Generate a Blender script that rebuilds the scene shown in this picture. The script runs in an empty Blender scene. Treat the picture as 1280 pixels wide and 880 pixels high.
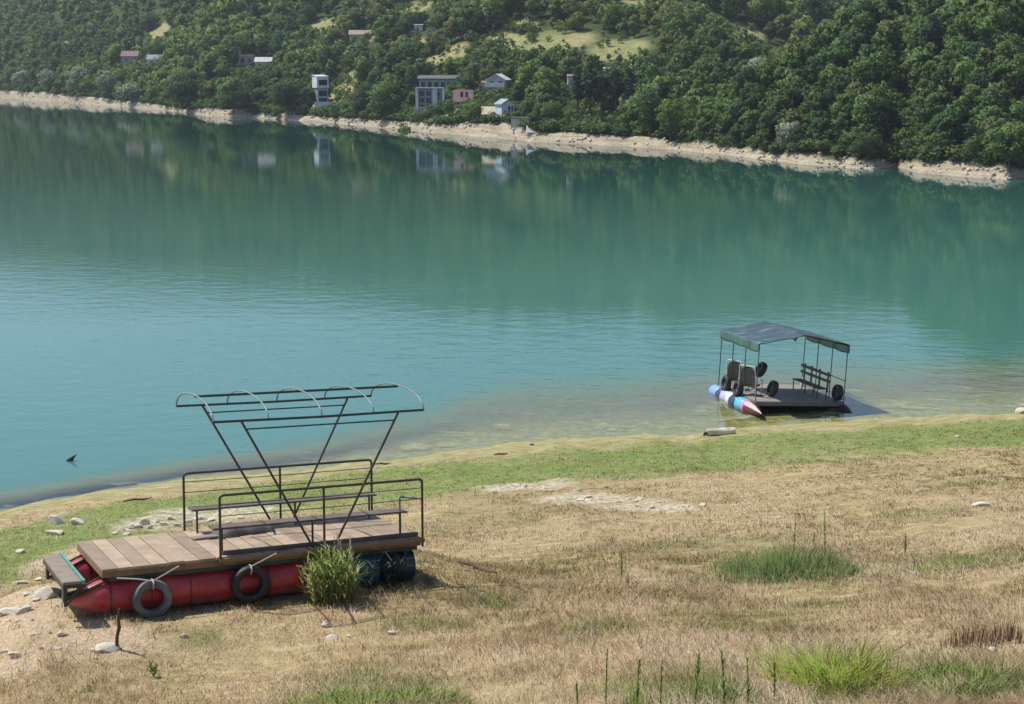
import bpy, bmesh, math, random
import numpy as np
from mathutils import Matrix, Vector, Quaternion

random.seed(7)
RNG = np.random.default_rng(11)
sc = bpy.context.scene
COL = sc.collection
R_ = math.radians

# ------------------------------------------------------------------ camera
F, CZ = 1800.0, 14.0
PITCH = math.atan((440 - 80) / F)
cam_d = bpy.data.cameras.new('camera')
cam_d.sensor_width = 36.0
cam_d.lens = F / 1280 * 36.0
cam_d.clip_start, cam_d.clip_end = 0.3, 6000
cam = bpy.data.objects.new('camera', cam_d)
COL.objects.link(cam)
cam.location = (0, 0, CZ)
cam.rotation_euler = (math.pi / 2 - PITCH, 0, 0)
sc.camera = cam

# ------------------------------------------------------------------ sky and sun
SUN_AZ, SUN_EL = R_(-64), R_(56)          # azimuth from +Y, negative = to the left
world = bpy.data.worlds.new('World')
sc.world = world
world.use_nodes = True
nt = world.node_tree
for n in list(nt.nodes):
    nt.nodes.remove(n)
sky = nt.nodes.new('ShaderNodeTexSky')
sky.sky_type = 'NISHITA'
sky.sun_disc = False
sky.sun_elevation = SUN_EL
sky.sun_rotation = SUN_AZ
sky.altitude = 400
sky.air_density = 1.0
sky.dust_density = 0.6
sky.ozone_density = 1.5
bg = nt.nodes.new('ShaderNodeBackground')
bg.inputs['Strength'].default_value = 0.105
out = nt.nodes.new('ShaderNodeOutputWorld')
nt.links.new(sky.outputs[0], bg.inputs[0])
nt.links.new(bg.outputs[0], out.inputs[0])

sun_d = bpy.data.lights.new('sun', 'SUN')
sun_d.energy = 4.0
sun_d.angle = R_(0.53)
sun_d.color = (1.0, 0.95, 0.86)
sun = bpy.data.objects.new('sun', sun_d)
COL.objects.link(sun)
SUN_DIR = Vector((math.sin(SUN_AZ) * math.cos(SUN_EL), math.cos(SUN_AZ) * math.cos(SUN_EL), math.sin(SUN_EL)))
sun.rotation_euler = (-SUN_DIR).to_track_quat('-Z', 'Y').to_euler()
sun.location = SUN_DIR * 50 + Vector((0, 20, 10))

vs = sc.view_settings
vs.view_transform = 'Standard'
vs.look = 'None'
vs.exposure = 0.58
vs.gamma = 1.0
vs.use_curve_mapping = False
sc.cycles.max_bounces = 8
sc.cycles.transparent_max_bounces = 12
sc.cycles.caustics_reflective = False
sc.cycles.caustics_refractive = False

# ------------------------------------------------------------------ measuring helpers
_fw = np.array([0, math.cos(PITCH), -math.sin(PITCH)])
_rt = np.array([1.0, 0, 0])
_dn = np.cross(_fw, _rt)
CAMR = np.array([_rt, _dn, _fw])
EYE = np.array([0, 0, CZ])


def ray(u, v):
    return np.array([(u - 640) / F, (v - 440) / F, 1.0]) @ CAMR


def at_z(u, v, z=0.0):
    d = ray(u, v)
    return EYE + d * ((z - CZ) / d[2])


def project(P):
    q = (np.asarray(P, float) - EYE) @ CAMR.T
    return np.stack([640 + F * q[..., 0] / q[..., 2], 440 + F * q[..., 1] / q[..., 2]], -1)


def on_surface(u, v, h, y0=6.0, y1=1500.0):
    """first hit of the line of sight with a height function, by marching"""
    d = ray(u, v)
    ys = np.geomspace(y0, y1, 3000)
    P = EYE + d[None] * (ys / d[1])[:, None]
    g = P[:, 2] - h(P[:, 0], P[:, 1])
    i = int(np.argmax(g < 0))
    if g[i] >= 0:
        return P[-1]
    a, b = ys[max(i - 1, 0)], ys[i]
    for _ in range(30):
        m = (a + b) / 2
        p = EYE + d * (m / d[1])
        if p[2] - h(np.array([p[0]]), np.array([p[1]]))[0] < 0:
            b = m
        else:
            a = m
    return EYE + d * (b / d[1])


def rotvec(r):
    r = np.asarray(r, float)
    th = np.linalg.norm(r)
    k = r / th
    K = np.array([[0, -k[2], k[1]], [k[2], 0, -k[0]], [-k[1], k[0], 0]])
    return np.eye(3) + math.sin(th) * K + (1 - math.cos(th)) * K @ K


_TAB = {}


def vnoise(x, y, seed=0):
    """smooth value noise in [-1, 1]"""
    if seed not in _TAB: _TAB[seed] = np.random.default_rng(seed).uniform(-1, 1, (256, 256))
    tab = _TAB[seed]
    xi, yi = np.floor(x).astype(int), np.floor(y).astype(int)
    fx, fy = x - xi, y - yi
    fx, fy = fx * fx * (3 - 2 * fx), fy * fy * (3 - 2 * fy)
    a = tab[xi % 256, yi % 256]; b = tab[(xi + 1) % 256, yi % 256]
    c = tab[xi % 256, (yi + 1) % 256]; d = tab[(xi + 1) % 256, (yi + 1) % 256]
    return (a * (1 - fx) + b * fx) * (1 - fy) + (c * (1 - fx) + d * fx) * fy


def fbm(x, y, seed=0, oct=4):
    s, a, t = 0, 1.0, 0
    for k in range(oct):
        s = s + a * vnoise(x * 2 ** k, y * 2 ** k, seed + k)
        t += a
        a *= .5
    return s / t


def sstep(a, b, x):
    t = np.clip((x - a) / (b - a), 0, 1)
    return t * t * (3 - 2 * t)


# ------------------------------------------------------------------ poses of the two rafts
RN = rotvec([-0.1196629, 0.02371145, 0.45427871]); TN = np.array([-5.68608007, 18.9909255, 7.13116536])
RF = rotvec([-0.05000014, 0.05592097, 0.22859162]); TF = np.array([9.93563303, 57.2389207, 0.5])


def mat4(R, T):
    M = Matrix.Identity(4)
    for i in range(3):
        for j in range(3):
            M[i][j] = R[i][j]
        M[i][3] = T[i]
    return M


MN, MF = mat4(RN, TN), mat4(RF, TF)

# ------------------------------------------------------------------ terrain functions
SH = np.array([at_z(u, v) for u, v in [(-260, 668), (-120, 652), (0, 639), (71, 625), (142, 614), (203, 604), (330, 591), (476, 576), (576, 563), (691, 549),
                                       (799, 544), (860, 541), (962, 531), (1102, 523), (1188, 519), (1280, 516), (1420, 511), (1600, 506)]])
SHX = np.concatenate([[-400, -120], SH[:, 0], [120, 500]])
SHY = np.concatenate([[20, 36], SH[:, 1], [72, 90]])


def shore_y(x):
    x = np.asarray(x, float)
    return np.interp(x, SHX, SHY) + .25 * vnoise(x * .9, x * 0 + 3.1, 5) + .12 * vnoise(x * 2.7, x * 0 + 8.1, 6)


def ground_h(x, y):
    x = np.asarray(x, float); y = np.asarray(y, float)
    t = shore_y(x) - y
    tp = np.maximum(t, 0)
    tc = np.minimum(tp, 58)
    z = np.where(t > 0, .139 * tc + .00157 * tc ** 2 + .06 * (tp - tc), .056 * (1 + 3.0 * (1 - sstep(-15, 0, x))) * np.maximum(t, -12) + .35 * np.minimum(t + 12, 0))
    amp = sstep(0, 6, t)
    z = z + amp * (.10 * fbm(x * .22, y * .22, 21, 3) + .035 * fbm(x * 1.3, y * 1.3, 31, 3)) + (1 - amp) * .03 * fbm(x * .5, y * .5, 41, 2)
    # the level patch the grounded raft lies on
    l = (np.stack([x, y], -1) - TN[:2])
    px_, py_ = l @ RN[:2, 0], l @ RN[:2, 1]
    zp = TN[2] + (RN[2, 0] * px_ + RN[2, 1] * py_) - .73
    dx = np.maximum(np.maximum(-.3 - px_, px_ - 4.9), 0); dy = np.maximum(np.maximum(-.2 - py_, py_ - 2.3), 0)
    w = 1 - sstep(0, 3.2, np.hypot(dx, dy))
    return z * (1 - w) + (zp + .02 * fbm(x * 2, y * 2, 51, 2)) * w


def G(u, v):
    return on_surface(u, v, ground_h, 5, 90)


# far shore, in rays q = x / y
FS = np.array([at_z(u, v) for u, v in [(-500, 100), (-200, 109), (0, 122.5), (100, 130), (200, 137), (235, 141), (270, 146), (330, 148), (400, 152), (480, 160),
                                       (560, 168), (640, 174), (665, 177), (700, 179), (745, 181), (790, 183), (830, 187), (900, 193), (1000, 205), (1090, 212),
                                       (1120, 208), (1150, 216), (1220, 222), (1262, 225), (1290, 219), (1400, 226), (1700, 240)]])
FQ = FS[:, 0] / FS[:, 1]
BT = np.interp(np.arange(len(FQ)), np.arange(len(FQ)), [9, 9, 9, 9, 5, 3, 9, 7, 5, 8, 12, 17, 11, 12, 11, 10, 12, 10, 11, 10, 4, 12, 14, 12, 7, 8, 8])
_q0 = (830 - 640) / F * .98


def far_shore(q):
    return np.interp(q, FQ, FS[:, 1])


def tan_el(v):
    return -math.tan(PITCH + math.atan((v - 440) / F))


def far_h(x, y):
    x = np.asarray(x, float); y = np.maximum(np.asarray(y, float), 1)
    q = x / y
    ys = far_shore(q) * (1 + .006 * vnoise(q * 90, q * 0 + .3, 91))
    b = np.interp(q, FQ, BT) * ys / F
    d = y - ys
    # bare bank between the water and the trees
    bank = np.where(d < 0, d * .3, b * sstep(-.35, 1, d / np.maximum(b * 2.4, .5)) * 1.0)
    bank = np.where(d < 0, d * .3, np.minimum(d / np.maximum(b * 2.2, .5), 1) * b)
    inl = np.maximum(d - b * 2.2, 0)
    u = q / .98 * F + 640
    hill = bank + .2 * inl + np.minimum(inl, 40) * -.06 + sstep(30, 300, inl) * 11 * fbm(x * .006, y * .006, 61, 3) + sstep(0, 40, inl) * 1.2 * fbm(x * .03, y * .03, 65, 3)
    # side valley right of the spur's foot
    yb = np.interp(u, [830, 1060, 1300], [0, 110, 170])
    back = np.where(inl > 0, bank + .21 * (inl - yb) + sstep(120, 400, inl) * 10 * fbm(x * .006, y * .006, 61, 3), bank)
    # wooded spur on the right
    vr = 165 - .717 * (u - 830)
    te = -np.tan(PITCH + np.arctan((np.clip(vr, -150, 200) - 440) / F))
    yr = np.clip((9 + .48 * ys) / np.maximum(.48 - te, .12), ys, ys + 260)
    sp = bank + .48 * np.minimum(inl, np.maximum(yr - ys, 0)) - .4 * np.maximum(y - yr, 0) + sstep(5, 40, inl) * 2.2 * fbm(x * .035, y * .035, 71, 3)
    right = np.where(inl > 0, np.maximum(np.maximum(sp, back), bank - 1), bank)
    w = sstep(815, 850, u)
    return hill * (1 - w) + right * w


def H(u, v):
    return on_surface(u, v, far_h, 150, 2500)


# ------------------------------------------------------------------ object helpers
def tag(o, label=None, cat=None, group=None, kind=None):
    if label: o['label'] = label
    if cat: o['category'] = cat
    if group: o['group'] = group
    if kind: o['kind'] = kind
    return o


def empty(name, M, label, cat, group=None):
    o = bpy.data.objects.new(name, None)
    COL.objects.link(o)
    o.empty_display_size = .2
    if isinstance(M, Matrix):
        o.matrix_world = M
    else:
        o.location = M
    return tag(o, label, cat, group)


def link(name, me, parent=None, loc=None):
    o = bpy.data.objects.new(name, me)
    COL.objects.link(o)
    if parent: o.parent = parent
    if loc is not None: o.location = loc
    return o


def np_mesh(name, V, faces, mats, attrs=None, smooth=False, mat_idx=None, normals=None):
    """faces: list of int arrays (n,3) or (n,4)"""
    me = bpy.data.meshes.new(name)
    V = np.asarray(V, np.float32)
    me.vertices.add(len(V))
    me.vertices.foreach_set('co', V.ravel())
    faces = [np.asarray(f, np.int32) for f in faces if len(f)]
    tot = np.concatenate([np.full(len(f), f.shape[1], np.int32) for f in faces])
    loops = np.concatenate([f.ravel() for f in faces])
    me.loops.add(len(loops))
    me.loops.foreach_set('vertex_index', loops)
    me.polygons.add(len(tot))
    me.polygons.foreach_set('loop_start', np.concatenate([[0], np.cumsum(tot)[:-1]]).astype(np.int32))
    me.polygons.foreach_set('loop_total', tot)
    if smooth:
        me.polygons.foreach_set('use_smooth', np.ones(len(tot), bool))
    for m in (mats if isinstance(mats, (list, tuple)) else [mats]):
        me.materials.append(m)
    if mat_idx is not None:
        me.polygons.foreach_set('material_index', np.asarray(mat_idx, np.int32))
    for k, a in (attrs or {}).items():
        at = me.attributes.new(k, 'FLOAT', 'POINT')
        at.data.foreach_set('value', np.asarray(a, np.float32))
    if normals is not None:
        me.polygons.foreach_set('use_smooth', np.ones(len(tot), bool))
        at = me.attributes.new('custom_normal', 'FLOAT_VECTOR', 'POINT')
        at.data.foreach_set('vector', np.asarray(normals, np.float32).ravel())
    me.update(calc_edges=True)
    me.validate()
    return me


class MB:
    """collects shapes, then makes ONE mesh object"""
    def __init__(s):
        s.v, s.f, s.m, s.t, s.n = [], [], [], [], 0
        s.mi = 0; s.tint = .5

    def add(s, V, Fs):
        V = np.asarray(V, float)
        s.v.append(V); s.t.append(np.full(len(V), s.tint))
        for f in Fs:
            s.f.append(tuple(int(i) + s.n for i in f)); s.m.append(s.mi)
        s.n += len(V)

    def box(s, x0, x1, y0, y1, z0, z1, ch=0.0):
        c = [(x0, y0), (x1, y0), (x1, y1), (x0, y1)]
        if ch <= 0:
            V = [(x, y, z) for z in (z0, z1) for x, y in c]
            s.add(V, [(3, 2, 1, 0), (4, 5, 6, 7)] + [(i, (i + 1) % 4, (i + 1) % 4 + 4, i + 4) for i in range(4)])
        else:
            ci = [(x0 + ch, y0 + ch), (x1 - ch, y0 + ch), (x1 - ch, y1 - ch), (x0 + ch, y1 - ch)]
            V = [(x, y, z0) for x, y in c] + [(x, y, z1 - ch) for x, y in c] + [(x, y, z1) for x, y in ci]
            s.add(V, [(3, 2, 1, 0), (8, 9, 10, 11)] + [(i, (i + 1) % 4, (i + 1) % 4 + 4, i + 4) for i in range(4)] + [(i + 4, (i + 1) % 4 + 4, (i + 1) % 4 + 8, i + 8) for i in range(4)])

    def quadbox(s, pts, dz):
        """slab from four top points, dz thick downwards"""
        P = [np.array(p, float) for p in pts]
        V = P + [p - np.array([0, 0, dz]) for p in P]
        s.add(V, [(0, 1, 2, 3), (7, 6, 5, 4)] + [(i, i + 4, (i + 1) % 4 + 4, (i + 1) % 4) for i in range(4)])

    def tube(s, path, r, n=8, cap=True):
        P = np.array(path, float)
        rr = np.full(len(P), r, float) if np.isscalar(r) else np.array(r, float)
        T = np.gradient(P, axis=0)
        T /= np.linalg.norm(T, axis=1)[:, None] + 1e-12
        up = np.array([0, 0, 1.0]) if abs(T[0][2]) < .9 else np.array([1.0, 0, 0])
        V = []
        a = np.cross(T[0], up); a /= np.linalg.norm(a)
        for i in range(len(P)):
            a = a - T[i] * (a @ T[i]); a /= np.linalg.norm(a)
            b = np.cross(T[i], a)
            for k in range(n):
                w = 2 * math.pi * k / n
                V.append(P[i] + rr[i] * (math.cos(w) * a + math.sin(w) * b))
        Fs = [(i * n + k, i * n + (k + 1) % n, (i + 1) * n + (k + 1) % n, (i + 1) * n + k) for i in range(len(P) - 1) for k in range(n)]
        if cap:
            Fs += [tuple(range(n))[::-1], tuple(range((len(P) - 1) * n, len(P) * n))]
        s.add(V, Fs)

    def lathe(s, prof, origin, axis, n=28, closed=False):
        """prof: (axial, radius) pairs"""
        ax = np.array(axis, float); ax /= np.linalg.norm(ax)
        up = np.array([0, 0, 1.0]) if abs(ax[2]) < .9 else np.array([1.0, 0, 0])
        a = np.cross(ax, up); a /= np.linalg.norm(a); b = np.cross(ax, a)
        o = np.array(origin, float)
        V = [o + ax * h + r * (math.cos(2 * math.pi * k / n) * a + math.sin(2 * math.pi * k / n) * b) for h, r in prof for k in range(n)]
        m = len(prof)
        Fs = [(i * n + k, ((i + 1) % m) * n + k, ((i + 1) % m) * n + (k + 1) % n, i * n + (k + 1) % n) for i in range(m if closed else m - 1) for k in range(n)]
        s.add(V, Fs)

    def build(s, name, mats, parent=None, smooth=True, angle=35, loc=None):
        V = np.concatenate(s.v)
        me = bpy.data.meshes.new(name)
        me.from_pydata(V.tolist(), [], s.f)
        for m in (mats if isinstance(mats, (list, tuple)) else [mats]):
            me.materials.append(m)
        me.polygons.foreach_set('material_index', np.array(s.m, np.int32))
        at = me.attributes.new('tint', 'FLOAT', 'POINT')
        at.data.foreach_set('value', np.concatenate(s.t).astype(np.float32))
        me.update()
        bm = bmesh.new(); bm.from_mesh(me)
        bmesh.ops.recalc_face_normals(bm, faces=bm.faces)
        bm.to_mesh(me); bm.free()
        if smooth:
            me.polygons.foreach_set('use_smooth', np.ones(len(me.polygons), bool))
            me.set_sharp_from_angle(angle=R_(angle))
        return link(name, me, parent, loc)


def rounded(path, rad, k=5):
    """polyline with rounded corners"""
    P = [np.array(p, float) for p in path]
    o = [P[0]]
    for a, b, c in zip(P[:-2], P[1:-1], P[2:]):
        d1, d2 = (a - b) / np.linalg.norm(a - b), (c - b) / np.linalg.norm(c - b)
        for t in np.linspace(0, 1, k):
            o.append((b + d1 * rad) * (1 - t) ** 2 + 2 * b * t * (1 - t) + (b + d2 * rad) * t ** 2)
    o.append(P[-1])
    return o


# ------------------------------------------------------------------ materials
def new_mat(name):
    m = bpy.data.materials.new(name)
    m.use_nodes = True
    m.node_tree.nodes.clear()
    return m, m.node_tree.nodes, m.node_tree.links


def N(ns, t, **kw):
    n = ns.new(t)
    for k, v in kw.items():
        if hasattr(n, k) and k not in n.inputs:
            setattr(n, k, v)
        else:
            n.inputs[k].default_value = v
    return n


def noise(ns, ls, vec, scale, detail=4, rough=.55):
    n = ns.new('ShaderNodeTexNoise')
    n.inputs['Scale'].default_value = scale
    n.inputs['Detail'].default_value = detail
    n.inputs['Roughness'].default_value = rough
    ls.new(vec, n.inputs['Vector'])
    return n.outputs['Fac']


def ramp(ns, ls, fac, stops):
    r = ns.new('ShaderNodeValToRGB')
    e = r.color_ramp.elements
    while len(e) < len(stops): e.new(.5)
    for k, (p, c) in zip(e, stops):
        k.position = p
        k.color = (*c, 1) if len(c) == 3 else c
    ls.new(fac, r.inputs[0])
    return r.outputs[0]


def mix(ns, ls, fac, a, b, mode='MIX'):
    m = ns.new('ShaderNodeMix')
    m.data_type = 'RGBA'; m.blend_type = mode
    for s, v in ((m.inputs[0], fac), (m.inputs[6], a), (m.inputs[7], b)):
        if hasattr(v, 'is_linked'): ls.new(v, s)
        else: s.default_value = v if not isinstance(v, tuple) else (*v[:3], 1)
    return m.outputs[2]


def math_(ns, ls, op, a, b=0.0, clamp=False):
    m = ns.new('ShaderNodeMath')
    m.operation = op; m.use_clamp = clamp
    for s, v in ((m.inputs[0], a), (m.inputs[1], b)):
        if hasattr(v, 'is_linked'): ls.new(v, s)
        else: s.default_value = v
    return m.outputs[0]


def attr(ns, name):
    a = ns.new('ShaderNodeAttribute')
    a.attribute_name = name
    return a.outputs['Fac']


def solid(name, c, rough=.6, metal=0.0, var=.25, scale=6.0, bump=0.0, spec=.5, tint=0.0, c2=None):
    """a surface with uneven colour: wear blotches between c and c2"""
    m, ns, ls = new_mat(name)
    tc = ns.new('ShaderNodeTexCoord')
    f = noise(ns, ls, tc.outputs['Object'], scale, 5, .6)
    c2 = c2 or tuple(x * (1 - var) for x in c)
    col = ramp(ns, ls, f, [(.3, c2), (.65, c)])
    if tint:
        t = attr(ns, 'tint')
        v = math_(ns, ls, 'MULTIPLY_ADD', t, tint)
        v.node.inputs[2].default_value = 1 - tint / 2
        hs = ns.new('ShaderNodeHueSaturation')
        ls.new(v, hs.inputs['Value']); ls.new(col, hs.inputs['Color'])
        col = hs.outputs[0]
    p = N(ns, 'ShaderNodeBsdfPrincipled', Roughness=rough, Metallic=metal)
    p.inputs['Specular IOR Level'].default_value = spec
    ls.new(col, p.inputs['Base Color'])
    if bump:
        b = N(ns, 'ShaderNodeBump', Strength=bump, Distance=.01)
        ls.new(noise(ns, ls, tc.outputs['Object'], scale * 8, 3), b.inputs['Height'])
        ls.new(b.outputs[0], p.inputs['Normal'])
    o = ns.new('ShaderNodeOutputMaterial')
    ls.new(p.outputs[0], o.inputs[0])
    return m


def leaf_mat(name, c_lo, c_hi, src='RANDOM', trans=.30, rough=.6, spread=1.0):
    """leaves: colour runs from c_lo to c_hi by plant and by leaf"""
    m, ns, ls = new_mat(name)
    t = attr(ns, 'tint')
    if src == 'RANDOM':
        oi = ns.new('ShaderNodeObjectInfo')
        t = math_(ns, ls, 'ADD', math_(ns, ls, 'MULTIPLY', oi.outputs['Random'], .6 * spread), math_(ns, ls, 'MULTIPLY', t, .5))
    col = ramp(ns, ls, t, [(0, c_lo), (1, c_hi)])
    d = N(ns, 'ShaderNodeBsdfDiffuse'); ls.new(col, d.inputs[0])
    tr = N(ns, 'ShaderNodeBsdfTranslucent')
    ls.new(mix(ns, ls, .5, col, (.16, .22, .03)), tr.inputs[0])
    g = N(ns, 'ShaderNodeBsdfGlossy', Roughness=.45)
    g.inputs[0].default_value = (.9, .95, 1, 1)
    m1 = N(ns, 'ShaderNodeMixShader'); m1.inputs[0].default_value = trans
    ls.new(d.outputs[0], m1.inputs[1]); ls.new(tr.outputs[0], m1.inputs[2])
    m2 = N(ns, 'ShaderNodeMixShader'); m2.inputs[0].default_value = .0
    ls.new(m1.outputs[0], m2.inputs[1]); ls.new(g.outputs[0], m2.inputs[2])
    o = ns.new('ShaderNodeOutputMaterial')
    ls.new(m2.outputs[0], o.inputs[0])
    return m


def blade_mat(name, stops, trans=.5):
    m, ns, ls = new_mat(name)
    col = ramp(ns, ls, attr(ns, 'tint'), stops)
    d = N(ns, 'ShaderNodeBsdfDiffuse'); ls.new(col, d.inputs[0])
    tr = N(ns, 'ShaderNodeBsdfTranslucent'); ls.new(col, tr.inputs[0])
    m1 = N(ns, 'ShaderNodeMixShader'); m1.inputs[0].default_value = trans
    ls.new(d.outputs[0], m1.inputs[1]); ls.new(tr.outputs[0], m1.inputs[2])
    o = ns.new('ShaderNodeOutputMaterial')
    ls.new(m1.outputs[0], o.inputs[0])
    return m


M = {}
M['plank'] = solid('weathered_plank', (.36, .265, .18), .8, var=.3, scale=3.0, bump=.5, tint=.5, c2=(.23, .175, .125))
M['edge'] = solid('plank_edge', (.25, .145, .07), .8, var=.4, scale=4)
M['steel'] = solid('dark_painted_steel', (.028, .034, .034), .45, var=.3, scale=9, c2=(.085, .045, .03))
M['green_steel'] = solid('green_painted_steel', (.02, .045, .04), .45, var=.4, scale=9)
M['arch'] = solid('sun_lightened_steel', (.20, .25, .25), .5, .1, var=.3, scale=8)  # steel tone lightened to stand in for sun on the tubes
M['mint'] = solid('mint_painted_bar', (.10, .33, .26), .5, var=.3, scale=8)
M['red'] = solid('faded_red_paint', (.36, .024, .035), .33, var=.35, scale=2.2, c2=(.22, .015, .025))
def float_mat():
    m, ns, ls = new_mat('faded_red_float')
    tc = ns.new('ShaderNodeTexCoord')
    P = tc.outputs['Object']
    f1 = noise(ns, ls, P, 1.7, 5, .6); f2 = noise(ns, ls, P, 9, 5, .7)
    col = ramp(ns, ls, f1, [(.32, (.26, .018, .024)), (.55, (.42, .030, .036)), (.72, (.50, .10, .09))])
    col = mix(ns, ls, ramp(ns, ls, f2, [(.58, (0, 0, 0)), (.72, (.6, .6, .6))]), col, (.30, .16, .13))
    sx = ns.new('ShaderNodeSeparateXYZ'); ls.new(P, sx.inputs[0])
    mud = ns.new('ShaderNodeMapRange'); mud.clamp = True
    ls.new(math_(ns, ls, 'ADD', sx.outputs[2], math_(ns, ls, 'MULTIPLY', f2, .16)), mud.inputs[0])
    mud.inputs[1].default_value, mud.inputs[2].default_value = -.48, -.60
    col = mix(ns, ls, math_(ns, ls, 'MULTIPLY', mud.outputs[0], .7), col, (.27, .19, .13))
    p = N(ns, 'ShaderNodeBsdfPrincipled', Roughness=.34)
    ls.new(col, p.inputs['Base Color'])
    b = N(ns, 'ShaderNodeBump', Strength=.5, Distance=.05)
    ls.new(f1, b.inputs['Height']); ls.new(b.outputs[0], p.inputs['Normal'])
    o = ns.new('ShaderNodeOutputMaterial'); ls.new(p.outputs[0], o.inputs[0])
    return m


M['red'] = float_mat()
M['drum'] = solid('blue_drum_plastic', (.012, .03, .06), .35, var=.3, scale=4)
M['teal_drum'] = solid('teal_drum_plastic', (.012, .10, .13), .38, var=.3, scale=4)
M['rubber'] = solid('old_rubber', (.17, .17, .17), .8, var=.5, scale=5, c2=(.06, .06, .062))
M['black_rubber'] = solid('black_rubber', (.018, .018, .018), .6, var=.4, scale=7)
M['rope'] = solid('pale_rope', (.45, .42, .37), .9, var=.3, scale=30)
M['benchwood'] = solid('grey_bench_wood', (.13, .10, .085), .8, var=.4, scale=5)
M['tarp_bundle'] = solid('grey_bundle_cloth', (.10, .085, .08), .8, var=.4, scale=6)
M['board'] = solid('grey_board', (.25, .20, .16), .8, var=.3, scale=6)
M['stone'] = solid('pale_limestone', (.62, .57, .47), .9, var=.35, scale=4, bump=.5, c2=(.42, .37, .29))
M['wood_dark'] = solid('weathered_stake', (.12, .075, .05), .9, var=.4, scale=12)
M['fin'] = solid('wet_black_wood', (.01, .012, .014), .5, var=.3, scale=12)
M['bark'] = solid('bark', (.10, .08, .06), .9, var=.4, scale=5)


# ================================================================== SETTING
# ---- near bank
def build_ground():
    xs = np.concatenate([np.geomspace(-420, -27, 24)[:-1] if False else -np.geomspace(420, 26.5, 26)[:-1], np.arange(-26, 30, .2), np.geomspace(30.5, 420, 26)])
    ts = np.concatenate([[-60, -40, -26, -20, -16], np.arange(-14, 51, .2), np.arange(51, 62, 1.0), np.geomspace(64, 240, 12)])
    X, T = np.meshgrid(xs, ts, indexing='ij')
    Y = np.interp(X, SHX, SHY) - T
    Z = ground_h(X, Y)
    nx, nt_ = X.shape
    V = np.stack([X, Y, Z], -1).reshape(-1, 3)
    I = np.arange(nx * nt_).reshape(nx, nt_)
    Q = np.stack([I[:-1, :-1], I[:-1, 1:], I[1:, 1:], I[1:, :-1]], -1).reshape(-1, 4)
    t = (shore_y(V[:, 0]) - V[:, 1])
    x, y = V[:, 0], V[:, 1]
    # band of short green grass along the water, lower and upper limits as distances from the shoreline
    up = [G(u, v) for u, v in [(0, 672), (90, 648), (200, 634), (300, 610), (470, 594), (560, 583), (700, 569), (900, 553), (1080, 541), (1280, 531)]]
    lo = [G(u, v) for u, v in [(0, 730), (60, 712), (200, 672), (300, 645), (470, 630), (560, 620), (640, 607), (800, 592), (950, 580), (1120, 566), (1280, 560)]]
    tu = np.interp(x, [p[0] for p in up], [float(shore_y(p[0]) - p[1]) for p in up])
    tl = np.interp(x, [p[0] for p in lo], [float(shore_y(p[0]) - p[1]) for p in lo])
    wob = 1.3 * fbm(x * .25, y * .35, 101, 4)
    wob2 = 2.2 * fbm(x * .2, y * .3, 108, 4)
    hf = 1.6 * fbm(x * 1.1, y * 1.1, 113, 4)
    green = sstep(tu * .62 - 1.0, tu * .62 + 1.2, t + wob + hf * .6) * (1 - sstep(tl - 1.6, tl + 2.6, t + wob2 + hf * .9))
    green *= .85 + .25 * fbm(x * .7, y * .7, 111, 3)

    def blob(spots, soft=.35):
        w = np.zeros(len(x))
        for u, v, ru, rv in spots:
            c = G(u, v); e = G(u, v + rv) if v + rv < 900 else G(u, v - rv)
            rx = ru / F * c[1]; ry = max(abs(c[1] - e[1]), .12)
            d = np.hypot((x - c[0]) / rx, (y - c[1]) / ry) + .45 * fbm(x * 1.6, y * 1.6, 121, 3)
            w = np.maximum(w, 1 - sstep(1 - soft, 1 + soft, d))
        return w
    gravel = blob([(640, 609, 45, 4), (690, 606, 30, 7), (735, 622, 60, 9), (800, 632, 60, 8), (845, 637, 25, 4), (220, 648, 70, 14), (300, 640, 60, 12), (160, 660, 20, 5)], .3)
    dirt = blob([(30, 760, 110, 45), (120, 800, 90, 25), (20, 830, 60, 18), (70, 700, 30, 14), (60, 730, 60, 22)], .5)
    weeds = blob([(985, 705, 100, 26), (1200, 700, 110, 12), (740, 785, 50, 16), (612, 750, 40, 10), (450, 868, 130, 36), (1040, 830, 80, 36), (1180, 840, 110, 40),
                  (860, 860, 120, 26), (520, 780, 60, 10), (250, 800, 40, 12)], .6)
    weeds = np.maximum(weeds, .55 * sstep(.12, .55, fbm(x * .33, y * .4, 117, 4)) * sstep(4, 9, t))
    me = np_mesh('lakeshore_ground', V, [Q], MG, {'green': green, 'gravel': gravel, 'dirt': dirt, 'weeds': weeds, 'land': t}, smooth=True)
    o = link('lakeshore_ground', me)
    tag(o, 'dry grassy lakeshore bank sloping down to the water', 'ground', kind='structure')
    return xs, (tu, tl)


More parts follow.
